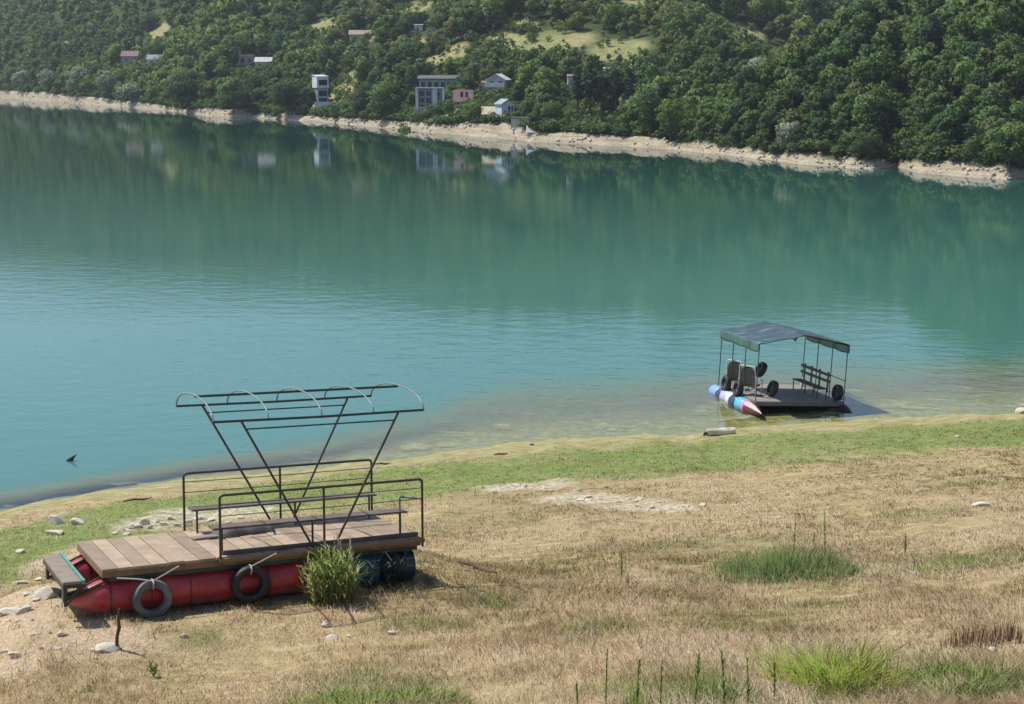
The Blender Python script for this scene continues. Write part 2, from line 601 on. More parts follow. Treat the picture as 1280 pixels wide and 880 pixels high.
def ground_mat():
    m, ns, ls = new_mat('lakeshore_soil')
    geo = ns.new('ShaderNodeNewGeometry')
    P = geo.outputs['Position']
    n1 = noise(ns, ls, P, .35, 6, .62)
    n2 = noise(ns, ls, P, 2.6, 6, .68)
    n3 = noise(ns, ls, P, 16, 4, .7)
    mp = ns.new('ShaderNodeMapping'); mp.inputs['Scale'].default_value = (1.1, 4.0, 1)
    ls.new(P, mp.inputs[0])
    n4 = noise(ns, ls, mp.outputs[0], 1.3, 6, .7)
    dry = ramp(ns, ls, n2, [(.30, (.25, .19, .095)), (.48, (.35, .27, .15)), (.66, (.44, .355, .21))])
    dry2 = ramp(ns, ls, n4, [(.36, (.20, .165, .07)), (.52, (.33, .255, .125)), (.64, (.52, .43, .255))])
    dry = mix(ns, ls, ramp(ns, ls, n1, [(.38, (0, 0, 0)), (.62, (1, 1, 1))]), dry, dry2)
    grn = ramp(ns, ls, n2, [(.3, (.10, .165, .034)), (.55, (.145, .215, .05)), (.78, (.23, .275, .09))])
    gfac = math_(ns, ls, 'MULTIPLY', attr(ns, 'green'), ramp(ns, ls, n3, [(.30, (.55, .55, .55)), (.55, (1, 1, 1))]), True)
    c = mix(ns, ls, gfac, dry, grn)
    wd = ramp(ns, ls, n3, [(.3, (.075, .10, .03)), (.7, (.22, .21, .085))])
    c = mix(ns, ls, math_(ns, ls, 'MULTIPLY', attr(ns, 'weeds'), .75, True), c, wd)
    soil = ramp(ns, ls, n3, [(.3, (.30, .21, .13)), (.55, (.46, .36, .24)), (.72, (.62, .54, .40))])
    c = mix(ns, ls, attr(ns, 'dirt'), c, soil)
    vor = ns.new('ShaderNodeTexVoronoi'); vor.inputs['Scale'].default_value = 7
    ls.new(P, vor.inputs['Vector'])
    peb = ramp(ns, ls, vor.outputs['Distance'], [(.15, (.62, .56, .45)), (.45, (.50, .43, .32)), (.75, (.30, .24, .165))])
    gr = math_(ns, ls, 'MULTIPLY', attr(ns, 'gravel'), ramp(ns, ls, n2, [(.36, (.1, .1, .1)), (.56, (.95, .95, .95))]), True)
    c = mix(ns, ls, gr, c, peb)
    # pale olive straw strip just above the water
    strip = ns.new('ShaderNodeMapRange'); strip.clamp = True
    ls.new(attr(ns, 'land'), strip.inputs[0])
    strip.inputs[1].default_value, strip.inputs[2].default_value = 3.6, 1.4
    scol = ramp(ns, ls, n4, [(.36, (.16, .185, .06)), (.5, (.29, .265, .125)), (.62, (.45, .38, .23))])
    c = mix(ns, ls, math_(ns, ls, 'MULTIPLY', math_(ns, ls, 'MULTIPLY', strip.outputs[0], .85), math_(ns, ls, 'SUBTRACT', 1.0, attr(ns, 'green')), True), c, scol)
    # wet, algae-brown lake bed
    bed = ramp(ns, ls, n2, [(.3, (.19, .18, .065)), (.52, (.35, .31, .13)), (.72, (.52, .45, .25))])
    land = attr(ns, 'land')
    wet = ns.new('ShaderNodeMapRange'); wet.clamp = True
    ls.new(land, wet.inputs[0])
    wet.inputs[1].default_value, wet.inputs[2].default_value = .9, -.3
    wf = math_(ns, ls, 'MULTIPLY', wet.outputs[0], math_(ns, ls, 'ADD', n2, .45), True)
    c = mix(ns, ls, wf, c, bed)
    p = N(ns, 'ShaderNodeBsdfPrincipled', Roughness=.95)
    p.inputs['Specular IOR Level'].default_value = .15
    ls.new(c, p.inputs['Base Color'])
    b = N(ns, 'ShaderNodeBump', Strength=.8, Distance=.05)
    ls.new(math_(ns, ls, 'ADD', n3, math_(ns, ls, 'MULTIPLY', n2, 2.0)), b.inputs['Height'])
    ls.new(b.outputs[0], p.inputs['Normal'])
    o = ns.new('ShaderNodeOutputMaterial')
    ls.new(p.outputs[0], o.inputs[0])
    return m


MG = ground_mat()
build_ground()


# ---- water
def water_mat():
    m, ns, ls = new_mat('lake_water')
    geo = ns.new('ShaderNodeNewGeometry')
    P = geo.outputs['Position']
    dep = attr(ns, 'depth')          # metres of water above the bed
    n1 = noise(ns, ls, P, .035, 4, .5)
    # water body: turquoise where deep
    offs = ns.new('ShaderNodeMapRange'); offs.clamp = True
    ls.new(math_(ns, ls, 'ADD', attr(ns, 'off'), math_(ns, ls, 'MULTIPLY', math_(ns, ls, 'SUBTRACT', n1, .5), 45.0)), offs.inputs[0])
    offs.inputs[1].default_value, offs.inputs[2].default_value = 5, 165
    body = ramp(ns, ls, offs.outputs[0], [(0, (.052, .158, .128)), (.2, (.049, .154, .122)), (.45, (.032, .112, .088)), (1, (.011, .048, .038))])
    shallow = ramp(ns, ls, attr(ns, 'depth'), [(.0, (.28, .27, .12)), (.3, (.165, .18, .075)), (.55, (.088, .135, .062)), (.8, (.052, .148, .12))])
    dif = N(ns, 'ShaderNodeBsdfDiffuse')
    far = ns.new('ShaderNodeMapRange'); far.clamp = True
    ls.new(dep, far.inputs[0]); far.inputs[1].default_value, far.inputs[2].default_value = .40, .80
    ls.new(mix(ns, ls, far.outputs[0], shallow, body), dif.inputs[0])
    tra = N(ns, 'ShaderNodeBsdfTransparent')
    tra.inputs[0].default_value = (.84, .90, .80, 1)
    k = ns.new('ShaderNodeMapRange'); k.clamp = True; k.interpolation_type = 'SMOOTHSTEP'
    ls.new(dep, k.inputs[0]); k.inputs[1].default_value, k.inputs[2].default_value = .04, .56
    k.inputs[3].default_value, k.inputs[4].default_value = .05, 1
    b1 = N(ns, 'ShaderNodeMixShader')
    ls.new(k.outputs[0], b1.inputs[0]); ls.new(tra.outputs[0], b1.inputs[1]); ls.new(dif.outputs[0], b1.inputs[2])
    # ripples: wind patches, calm by the far shore
    mp = ns.new('ShaderNodeMapping'); mp.inputs['Scale'].default_value = (1, 1.6, 1)
    mp.inputs['Rotation'].default_value = (0, 0, .35)
    ls.new(P, mp.inputs[0])
    r1 = noise(ns, ls, mp.outputs[0], 2.1, 3, .6)
    r2 = noise(ns, ls, mp.outputs[0], .55, 2, .5)
    h = math_(ns, ls, 'ADD', math_(ns, ls, 'MULTIPLY', r1, .35), r2)
    bm = N(ns, 'ShaderNodeBump', Distance=.28)
    ls.new(attr(ns, 'wind'), bm.inputs['Strength'])
    ls.new(h, bm.inputs['Height'])
    fr = N(ns, 'ShaderNodeFresnel', IOR=1.33)
    ls.new(bm.outputs[0], fr.inputs['Normal'])
    gl = N(ns, 'ShaderNodeBsdfGlossy', Roughness=.02)
    gl.inputs[0].default_value = (.95, .97, 1, 1)
    ls.new(bm.outputs[0], gl.inputs['Normal'])
    ms = N(ns, 'ShaderNodeMixShader')
    ls.new(fr.outputs[0], ms.inputs[0]); ls.new(b1.outputs[0], ms.inputs[1]); ls.new(gl.outputs[0], ms.inputs[2])
    # floating algae near the edge
    al = noise(ns, ls, mp.outputs[0], .55, 6, .65)
    near = ns.new('ShaderNodeMapRange'); near.clamp = True
    ls.new(dep, near.inputs[0]); near.inputs[1].default_value, near.inputs[2].default_value = .42, .05
    af = math_(ns, ls, 'MULTIPLY', ramp(ns, ls, al, [(.56, (0, 0, 0)), (.66, (.75, .75, .75))]), near.outputs[0], True)
    ad = N(ns, 'ShaderNodeBsdfDiffuse'); ad.inputs[0].default_value = (.30, .33, .20, 1)
    m3 = N(ns, 'ShaderNodeMixShader')
    ls.new(af, m3.inputs[0]); ls.new(ms.outputs[0], m3.inputs[1]); ls.new(ad.outputs[0], m3.inputs[2])
    o = ns.new('ShaderNodeOutputMaterial')
    ls.new(m3.outputs[0], o.inputs[0])
    return m


def build_water():
    xs = np.concatenate([-np.geomspace(1500, 42, 24)[:-1], np.arange(-41, 55, 1.0), np.geomspace(56, 1500, 24)])
    to = np.concatenate([[-2.5, -1.2, -.5], np.arange(0, 20, .5), np.arange(20, 60, 2), np.geomspace(62, 2400, 60)])
    X, T = np.meshgrid(xs, to, indexing='ij')
    Y = np.interp(X, SHX, SHY) + T
    V = np.stack([X, Y, np.zeros_like(X)], -1).reshape(-1, 3)
    bed = ground_h(V[:, 0], V[:, 1])
    dep = np.maximum(-bed, 0)
    I = np.arange(X.size).reshape(X.shape)
    Q = np.stack([I[:-1, :-1], I[1:, :-1], I[1:, 1:], I[:-1, 1:]], -1).reshape(-1, 4)
    q = V[:, 0] / np.maximum(V[:, 1], 1)
    dfar = far_shore(q) - V[:, 1]
    wind = .016 + .10 * sstep(190, 45, V[:, 1]) * np.clip(.62 + 1.3 * fbm(V[:, 0] * .016, V[:, 1] * .035, 131, 3), .1, 1.5)
    wind *= .35 + .65 * sstep(0, 160, dfar)
    me = np_mesh('lake_water', V, [Q], water_mat(), {'depth': dep, 'wind': wind, 'off': np.maximum(V[:, 1] - np.interp(V[:, 0], SHX, SHY), 0)}, smooth=True)
    tag(link('lake_water', me), 'turquoise green lake water', 'water', kind='structure')


build_water()


# ---- far hillside
CLEAR = [(560, 66, 42, 9), (500, 60, 40, 7), (690, 46, 66, 13), (640, 40, 40, 10), (775, 55, 46, 8), (800, 78, 34, 6), (195, 40, 26, 7), (75, 57, 18, 4), (428, 112, 17, 24),
         (540, 151, 60, 5), (400, 30, 30, 6), (788, 1, 22, 4), (650, 26, 26, 6), (515, 8, 34, 7), (936, 33, 22, 4), (720, 155, 26, 5), (455, 45, 22, 4), (380, 60, 18, 4)]


def clear_mask(x, y):
    w = np.zeros(len(x))
    for c, rx, ry in CLW:
        d = np.hypot((x - c[0]) / rx, (y - c[1]) / ry) + .3 * fbm(x * .06, y * .06, 141, 3)
        w = np.maximum(w, 1 - sstep(.75, 1.2, d))
    return w


CLW = []
for u, v, ru, rv in CLEAR:
    c = H(u, v); a, b = H(u, v - rv), H(u, v + rv)
    y1 = min(a[1], c[1] + 90); y0 = max(b[1], c[1] - 90) - (12 if v < 100 else 3)
    cy = (y0 + y1) / 2
    CLW.append((np.array([c[0] / c[1] * cy, cy, 0]), ru / F * c[1] * .85, max((y1 - y0) / 2 * .85, 3)))


def hill_mat():
    m, ns, ls = new_mat('hillside_soil')
    geo = ns.new('ShaderNodeNewGeometry')
    P = geo.outputs['Position']
    n1 = noise(ns, ls, P, .05, 5, .6); n2 = noise(ns, ls, P, .4, 5, .65); n3 = noise(ns, ls, P, 2.0, 4, .65)
    und = ramp(ns, ls, n2, [(.3, (.035, .055, .02)), (.7, (.075, .10, .035))])
    clr = ramp(ns, ls, n1, [(.38, (.20, .25, .085)), (.52, (.36, .34, .16)), (.66, (.48, .39, .22))])
    clr = mix(ns, ls, .5, clr, ramp(ns, ls, n2, [(.35, (.14, .16, .06)), (.65, (.40, .35, .18))]))
    c = mix(ns, ls, attr(ns, 'clear'), und, clr)
    bank = ramp(ns, ls, n3, [(.28, (.21, .165, .115)), (.5, (.42, .34, .245)), (.72, (.58, .495, .38))])
    bank = mix(ns, ls, .35, bank, ramp(ns, ls, n2, [(.4, (.27, .235, .15)), (.6, (.54, .46, .34))]))
    mpz = ns.new('ShaderNodeMapping'); mpz.inputs['Scale'].default_value = (.12, .12, 3.2)
    ls.new(P, mpz.inputs[0])
    bank = mix(ns, ls, .45, bank, ramp(ns, ls, noise(ns, ls, mpz.outputs[0], 1.0, 4, .6), [(.38, (.26, .215, .155)), (.55, (.52, .45, .34)), (.68, (.64, .58, .47))]))
    c = mix(ns, ls, attr(ns, 'bank'), c, bank)
    p = N(ns, 'ShaderNodeBsdfPrincipled', Roughness=1)
    p.inputs['Specular IOR Level'].default_value = .1
    ls.new(c, p.inputs['Base Color'])
    b = N(ns, 'ShaderNodeBump', Strength=1, Distance=.6)
    ls.new(n3, b.inputs['Height']); ls.new(b.outputs[0], p.inputs['Normal'])
    o = ns.new('ShaderNodeOutputMaterial')
    ls.new(p.outputs[0], o.inputs[0])
    return m


def build_hill():
    us = np.concatenate([np.arange(-900, -60, 30), np.arange(-60, 1360, 3.0), np.arange(1360, 2300, 30)])
    q = (us - 640) / F * .98
    d = np.concatenate([[-25, -8, -2], np.arange(0, 14, .6), np.arange(14, 60, 2), np.geomspace(61, 1500, 110)])
    Q_, D = np.meshgrid(q, d, indexing='ij')
    Y = far_shore(Q_) + D
    X = Q_ * Y
    Z = far_h(X, Y)
    b = np.interp(Q_, FQ, BT) * far_shore(Q_) / F
    onb = 1 - sstep(b * 1.9, b * 2.5, D + 1.5 * fbm(X * .12, Y * .12, 151, 3))
    Z = Z + onb * sstep(0, 2, D) * .42 * fbm(X * .22, Y * .22, 161, 5)
    V = np.stack([X, Y, Z], -1).reshape(-1, 3)
    I = np.arange(X.size).reshape(X.shape)
    Qd = np.stack([I[:-1, :-1], I[1:, :-1], I[1:, 1:], I[:-1, 1:]], -1).reshape(-1, 4)
    me = np_mesh('far_hillside', V, [Qd], hill_mat(), {'bank': onb.ravel(), 'clear': clear_mask(V[:, 0], V[:, 1])}, smooth=True)
    tag(link('far_hillside', me), 'wooded hillside rising behind the pale far bank', 'hill', kind='structure')


build_hill()


def bank_rocks():
    r = np.random.default_rng(5)
    bm = bmesh.new(); bmesh.ops.create_icosphere(bm, subdivisions=1, radius=1)
    V0 = np.array([v.co for v in bm.verts]); F0 = np.array([[v.index for v in f.verts] for f in bm.faces]); bm.free()
    n = 650
    q = r.uniform((-30 - 640) / F, (1310 - 640) / F, n)
    b = np.interp(q, FQ, BT) * far_shore(q) / F
    y = far_shore(q) + b * 2.3 * r.uniform(0, 1.05, n); x = q * y; z = far_h(x, y)
    s = r.uniform(.10, .5, n) ** 1.5 * (.6 + y / 600)
    VV = V0[None] * (s[:, None, None] * r.uniform(.6, 1.3, (n, 1, 3))) * r.uniform(.75, 1.2, (n, len(V0), 1)) + np.stack([x, y, z + s * .2], 1)[:, None]
    FF = F0[None] + (np.arange(n) * len(V0))[:, None, None]
    o = link('bank_rubble', np_mesh('bank_rubble', VV.reshape(-1, 3), [FF.reshape(-1, 3)], solid('bank_stone', (.56, .50, .40), .95, var=.5, scale=.25, c2=(.26, .22, .17))))
    tag(o, 'pale rubble stones strewn along the far bank', 'rubble', kind='stuff')


bank_rocks()


# ---- air between here and the far hillside
def build_haze():
    m, ns, ls = new_mat('haze')
    v = ns.new('ShaderNodeVolumePrincipled')
    v.inputs['Color'].default_value = (.80, .90, 1.0, 1)
    v.inputs['Density'].default_value = HAZE
    v.inputs['Anisotropy'].default_value = 0
    o = ns.new('ShaderNodeOutputMaterial')
    ls.new(v.outputs[0], o.inputs['Volume'])
    mb = MB(); mb.box(-2700, 2700, -500, 3400, -24, 440)
    tag(mb.build('haze', m, smooth=False), 'thin bluish summer haze over the lake', 'haze', kind='stuff')


HAZE = .00015
build_haze()


# ================================================================== TREES
CN = [None]


def crown_cloud(seed, h, w, n, size, nc=26, low=.1, shape='round', open_=.0):
    """leaf cards spread over clumps that fill a crown; returns verts, quads, tint"""
    r = np.random.default_rng(seed)
    C, Rr = [], []
    while len(C) < nc:
        p = r.uniform(-1, 1, 3)
        if p @ p > 1: continue
        if p @ p < .12 and len(C) > 3: continue
        z = ((p[2] + 1) / 2) ** 1.25
        if shape == 'round': rad = 1.0
        elif shape == 'tall': rad = .55 + .45 * math.sin(math.pi * min(z * .9 + .1, 1))
        elif shape == 'cone': rad = 1.05 - .85 * z
        else: rad = .7 + .3 * (1 - abs(z - .35))
        C.append([p[0] * w * .36 * rad, p[1] * w * .36 * rad, (low + (1 - low) * (.12 + .74 * z)) * h])
        Rr.append(w * r.uniform(.085, .20) * (.75 if shape == 'cone' else 1))
    C = np.array(C); Rr = np.array(Rr)
    ci = r.choice(nc, n, p=Rr ** 2 / np.sum(Rr ** 2))
    d = r.normal(size=(n, 3)); d /= np.linalg.norm(d, axis=1)[:, None]
    d[:, 2] = np.where(d[:, 2] < -.3, -d[:, 2], d[:, 2])
    rad = Rr[ci] * r.uniform(.55, 1.08, n) ** .6
    P = C[ci] + d * rad[:, None] * np.array([1, 1, .85])
    P[:, 2] = np.maximum(P[:, 2], low * h * .5)
    nrm = d * .75 + r.normal(size=(n, 3)) * .55 + np.array([0, 0, .25]); nrm /= np.linalg.norm(nrm, axis=1)[:, None]
    nrm = np.where(np.sum(nrm * d, 1)[:, None] < 0, -nrm, nrm)
    a = np.cross(nrm, r.normal(size=(n, 3))); a /= np.linalg.norm(a, axis=1)[:, None]
    b = np.cross(nrm, a)
    # leaves shade by the clump they sit on
    cen = np.array([0, 0, h * (low + .45 * (1 - low))]); g = P - cen; g /= np.linalg.norm(g, axis=1)[:, None] + 1e-9
    sn = d * .62 + g * .38 + r.normal(size=(n, 3)) * .22; sn /= np.linalg.norm(sn, axis=1)[:, None]
    s = size * r.uniform(.6, 1.25, n)[:, None]
    V = np.stack([P - a * s, P - b * s * .62, P + a * s, P + b * s * .62], 1).reshape(-1, 3)
    Q = np.arange(4 * n).reshape(n, 4)
    ct = r.uniform(0, 1, nc)
    t = np.repeat(np.clip(.65 * ct[ci] + .35 * r.uniform(0, 1, n), 0, 1), 4)
    CN[0] = np.repeat(sn, 4, axis=0)
    return V, Q, t


def trunk_shape(seed, h, w, low, nb=5):
    r = random.Random(seed)
    mb = MB()
    top = h * (low + .45 * (1 - low))
    mb.tube([(0, 0, -.4), (0, 0, .02 * h), (.02 * w * r.uniform(-1, 1), .02 * w, top * .55), (.05 * w * r.uniform(-1, 1), 0, top)], [h * .028, h * .022, h * .016, h * .008], 7)
    for k in range(nb):
        a = r.uniform(0, 6.28); z = top * r.uniform(.4, .9); l = w * r.uniform(.2, .36)
        mb.tube([(0, 0, z), (math.cos(a) * l * .5, math.sin(a) * l * .5, z + l * .35), (math.cos(a) * l, math.sin(a) * l, z + l * .8)], [h * .01, h * .007, h * .003], 5)
    return mb


LEAF = {'dark': leaf_mat('dark_leaves', (.054, .100, .056), (.100, .165, .076)),
        'mid': leaf_mat('green_leaves', (.085, .150, .056), (.150, .230, .082)),
        'light': leaf_mat('light_green_leaves', (.120, .190, .052), (.205, .285, .082)),
        'olive': leaf_mat('olive_leaves', (.120, .150, .065), (.205, .225, .105)),
        'pale': leaf_mat('silvery_leaves', (.24, .29, .20), (.37, .42, .29)),
        'silver': leaf_mat('silver_leaves', (.30, .35, .25), (.46, .51, .38)),
        'blue': leaf_mat('bluish_needles', (.050, .088, .066), (.090, .135, .092))}

CROWNS = {}


def whole_tree_mesh(shade, var, fine):
    key = (shade, var, fine)
    if key not in CROWNS:
        n, size = ((2400, .044), (520, .085))[0 if fine else 1]
        shape = ['round', 'wide', 'tall', 'round', 'wide', 'cone'][var]
        V, Q, t = crown_cloud(100 + var, 1.0, (.95, 1.15, .62, .85, 1.0, .5)[var], n, size, 56, .05, shape)
        cn = CN[0]
        mb = trunk_shape(300 + var, 1.0, .9, .1)
        TV = np.concatenate(mb.v); nv = len(V)
        tn = TV * np.array([1, 1, 0]); tn /= np.linalg.norm(tn, axis=1)[:, None] + 1e-6
        q4 = [np.array(f) + nv for f in mb.f if len(f) == 4]
        CROWNS[key] = np_mesh('broadleaf_tree', np.concatenate([V, TV]), [Q, np.array(q4)], [LEAF[shade], M['bark']],
                              {'tint': np.concatenate([t, np.full(len(TV), .5)])}, mat_idx=np.concatenate([np.zeros(len(Q)), np.ones(len(q4))]), normals=np.concatenate([cn, tn]))
    return CROWNS[key]


KEEP = []      # (centre, half width, distance) in front of which no tree may stand: sight lines to houses


def special_tree(name, u, v, hpx, wpx, shade, label, shape='round', n=2600, low=.05, trunk=True, group=None, seed=1, cat='tree', dy=0):
    """a tree with crown and trunk of its own, its foot at photo point (u, v)"""
    p = H(u, v)
    p = p + np.array([p[0] / p[1] * dy, dy, 0]); p[2] = far_h(p[0], p[1])
    h, w = hpx / F * p[1], wpx / F * p[1]
    e = empty(name, Vector(p), label, cat, group)
    V, Q, t = crown_cloud(seed, h, w, n, max(w, h * .6) * .032, 60, low, shape)
    link('crown', np_mesh('crown', V, [Q], LEAF[shade], {'tint': t}, normals=CN[0]), e)
    trunk_shape(seed, h, w, low).build('trunk', M['bark'], e)
    PLACED.append((p[0], p[1], w * .4))
    return e


PLACED = []
SP = special_tree
# the left shore
SP('willow_tree', 30, 111, 22, 34, 'pale', 'low silvery willow bush at the far left end of the opposite shore', seed=2)
SP('willow_tree', 62, 115, 30, 32, 'pale', 'round silvery willow second from the left on the opposite shore', seed=3)
SP('willow_tree', 100, 118, 34, 40, 'pale', 'widest round silvery willow on the left of the opposite shore', seed=4)
SP('willow_tree', 138, 123, 36, 34, 'pale', 'tall silvery willow between a wide willow and a low willow bush', seed=5)
SP('willow_bush', 165, 129, 25, 40, 'pale', 'low broad silvery bush right of the willows at the water', seed=6)
SP('dark_tree', 122, 112, 34, 24, 'dark', 'small dark tree standing between two silvery willows', seed=7, dy=4)
SP('dark_tree', 236, 138, 56, 66, 'dark', 'big dark broad tree overhanging the water on the left shore', seed=8, n=3600)
SP('bushy_tree', 292, 143, 52, 50, 'mid', 'mid green tree right of the big dark tree on the left shore', seed=9)
SP('bushy_tree', 345, 150, 18, 16, 'mid', 'small round bush alone on the pale bank left of the white house', seed=10)
SP('dark_tree', 360, 144, 44, 52, 'dark', 'dark wide tree just left of the narrow white house', seed=11)
SP('dark_tree', 450, 148, 40, 30, 'dark', 'narrow dark tree right of the sloping yellow meadow strip', seed=12, shape='tall')
SP('bushy_tree', 480, 150, 46, 48, 'mid', 'full green tree left of the blue glass house', seed=13, n=3200)
SP('dark_tree', 514, 118, 40, 26, 'dark', 'tall dark tree behind the left corner of the blue glass house', seed=14, shape='tall')
SP('bushy_tree', 562, 146, 24, 20, 'mid', 'small tree at the right corner of the blue glass house', seed=15)
SP('bushy_tree', 592, 153, 26, 32, 'light', 'light green tree below the house with the pink roof', seed=16)
SP('bushy_tree', 573, 149, 14, 13, 'pale', 'tiny pale bush below the house with the pink roof', seed=17)
SP('bushy_tree', 662, 152, 34, 30, 'mid', 'green tree right of the small white cottage', seed=18)
SP('bushy_tree', 690, 160, 36, 34, 'mid', 'green tree between the white cottage and the dark pines', seed=19)
# the tall dark group with bare stems
for k, (u, v, h, w) in enumerate([(722, 157, 74, 26), (737, 158, 80, 28), (752, 158, 70, 26), (769, 157, 78, 30), (786, 158, 72, 24)]):
    SP('pine_tree', u, v, h, w, 'blue', ['leftmost tall dark pine with a bare stem by the shore', 'second tall dark pine from the left in the shore group', 'middle tall dark pine of the five by the shore',
       'fourth tall dark pine from the left in the shore group', 'rightmost tall dark pine of the five by the shore'][k], shape='tall', n=2600, low=.24, group='tall pines by the far shore', seed=30 + k, dy=6)
SP('bushy_tree', 812, 171, 66, 44, 'dark', 'dark tree at the mouth of the side valley right of the pines', seed=40)
SP('bushy_tree', 838, 176, 62, 44, 'light', 'light green tree at the foot of the wooded spur', seed=41)
# the right shore
SP('silver_tree', 986, 191, 46, 38, 'silver', 'silvery pale tree standing out among green ones on the right shore', seed=42, n=3200)
SP('silver_tree', 945, 104, 34, 40, 'silver', 'silvery pale tree high on the wooded spur', seed=43)
SP('bushy_tree', 1029, 190, 18, 22, 'mid', 'low grey green bush at the edge of the right bank', seed=44)
SP('bushy_tree', 1211, 207, 36, 26, 'mid', 'small dark green bush alone on the bare right bank', seed=45, n=1500)
SP('bushy_tree', 1085, 200, 40, 44, 'dark', 'dark tree at the notch in the right bank', seed=46)
SP('bushy_tree', 1262, 212, 66, 70, 'mid', 'greyish green thicket tree at the right edge of the photo', seed=47, n=3600)

# ================================================================== HOUSES ON THE FAR SHORE
def wallm(name, c, **k): return solid(name, c, .85, var=.3, scale=.9, **k)


W_WHITE = wallm('white_render', (.74, .75, .76)); W_GREY = wallm('grey_render', (.34, .37, .41)); W_BLUE = wallm('bluish_render', (.13, .17, .25))
W_BROWN = wallm('brown_boards', (.20, .14, .12)); W_CREAM = wallm('cream_render', (.62, .52, .37)); W_CONC = wallm('concrete', (.40, .41, .40))
R_PINK = wallm('pink_roof_tiles', (.46, .27, .27)); R_RED = wallm('dull_red_roof', (.25, .17, .15)); R_GREY = wallm('grey_roof', (.30, .34, .38)); R_PALE = wallm('pale_roof', (.58, .58, .58))
R_CREAM = wallm('cream_roof', (.66, .55, .37)); R_DARK = wallm('dark_roof', (.10, .11, .12))
GLASS = solid('window_glass', (.012, .022, .05), .15, var=.3, scale=.8, spec=.5)


def house(name, u, v, wpx, hpx, label, wall, roof, depth=.8, kind='gable', yaw=0.0, wins=(), rise=.3, cat='house', over=.35, chimney=False, clear=True, balcony=None, door=None, ridge='x', dy=0, sink=1.5):
    p = H(u, v)
    p = p + np.array([p[0] / p[1] * dy, dy, 0]); p[2] = far_h(p[0], p[1])
    p[2] = EYE[2] - p[1] * 0 + (at_z(u, v, 0) * 0)[2] + 0 if False else p[2]
    s = p[1] / F
    w, h = wpx * s, hpx * s
    d = w * depth
    e = empty(name, Matrix.Translation(Vector(p)) @ Matrix.Rotation(yaw, 4, 'Z'), label, cat)
    mb = MB(); mb.box(-w / 2, w / 2, 0, d, -sink, h)
    o = .35 * over * w / 6 + .15
    rt = MB()
    if kind == 'gable' and ridge == 'x':          # ridge along the facade
        rz = h + rise * d
        V = [(-w / 2, 0, h), (-w / 2, d, h), (-w / 2, d / 2, rz)]
        for sx in (-1, 1):
            mb.add([(sx * w / 2, 0, h), (sx * w / 2, d, h), (sx * w / 2, d / 2, rz)], [(0, 1, 2)])
        sl = (rz - h) / (d / 2)
        for a, b in ((-o, d / 2), (d + o, d / 2)):
            za, zb = (h - o * sl) + .06, rz + .06
            rt.quadbox([(-w / 2 - o, a, za), (w / 2 + o, a, za), (w / 2 + o, b, zb), (-w / 2 - o, b, zb)], .18)
    elif kind == 'gable':                          # gable end faces the lake
        rz = h + rise * w
        for y in (0, d):
            mb.add([(-w / 2, y, h), (w / 2, y, h), (0, y, rz)], [(0, 1, 2)])
        sl = (rz - h) / (w / 2)
        for a in (-1, 1):
            za = h - o * sl + .06
            rt.quadbox([(a * (w / 2 + o), -o, za), (0, -o, rz + .06), (0, d + o, rz + .06), (a * (w / 2 + o), d + o, za)], .18)
    elif kind == 'shed':
        rt.quadbox([(-w / 2 - o, -o, h + .08), (w / 2 + o, -o, h + .08), (w / 2 + o, d + o, h + rise * d), (-w / 2 - o, d + o, h + rise * d)], .2)
        for sx in (-1, 1):
            mb.add([(sx * w / 2, 0, h), (sx * w / 2, d, h), (sx * w / 2, d, h + rise * d - .15)], [(0, 1, 2)])
        mb.add([(-w / 2, d, h), (w / 2, d, h), (w / 2, d, h + rise * d - .15), (-w / 2, d, h + rise * d - .15)], [(0, 1, 2, 3)])
    else:                                          # flat
        rt.box(-w / 2 - o * .5, w / 2 + o * .5, -o * .5, d + o * .5, h, h + .3)
    mb.build('wall', wall, e, smooth=False)
    r = rt.build('roof', roof, e, smooth=False)
    if chimney:
        c = MB(); c.box(w * .15, w * .15 + .6, d * .55, d * .55 + .6, h, h + rise * d + .9); c.build('chimney', wall, r, smooth=False)
    for x0, x1, z0, z1 in wins:
        f = MB(); X0, X1, Z0, Z1 = x0 * w - w / 2, x1 * w - w / 2, z0 * h, z1 * h
        t = .05
        for b in ((X0, X1, Z1 - t, Z1), (X0, X1, Z0, Z0 + t), (X0, X0 + t, Z0 + t, Z1 - t), (X1 - t, X1, Z0 + t, Z1 - t)):
            f.box(b[0], b[1], -.07, .004 - .01, b[2], b[3])
        fo = f.build('window', W_WHITE, e, smooth=False)
        g = MB(); g.box(X0 + t, X1 - t, -.03, -.008, Z0 + t, Z1 - t); g.build('pane', GLASS, fo, smooth=False)
    if door:
        x0, x1, z1 = door
        g = MB(); g.box(x0 * w - w / 2, x1 * w - w / 2, -.05, -.004, 0, z1 * h); g.build('door', W_BROWN, e, smooth=False)
    if balcony:
        z, m = balcony
        b = MB(); b.box(-w / 2 - .1, w / 2 + .1, -1.2, -.004, z * h - .12, z * h)
        b.box(-w / 2 - .1, w / 2 + .1, -1.2, -1.12, z * h + .001, z * h + .9)
        b.build('balcony', m, e, smooth=False)
    if clear:
        KEEP.append((u - wpx * .5, u + wpx * .5, v - hpx * 1.0, v - (hpx * .6 if v < 90 else 0), p[1]))
    PLACED.append((p[0], p[1] + d / 2, max(w, d) * .62))
    return e


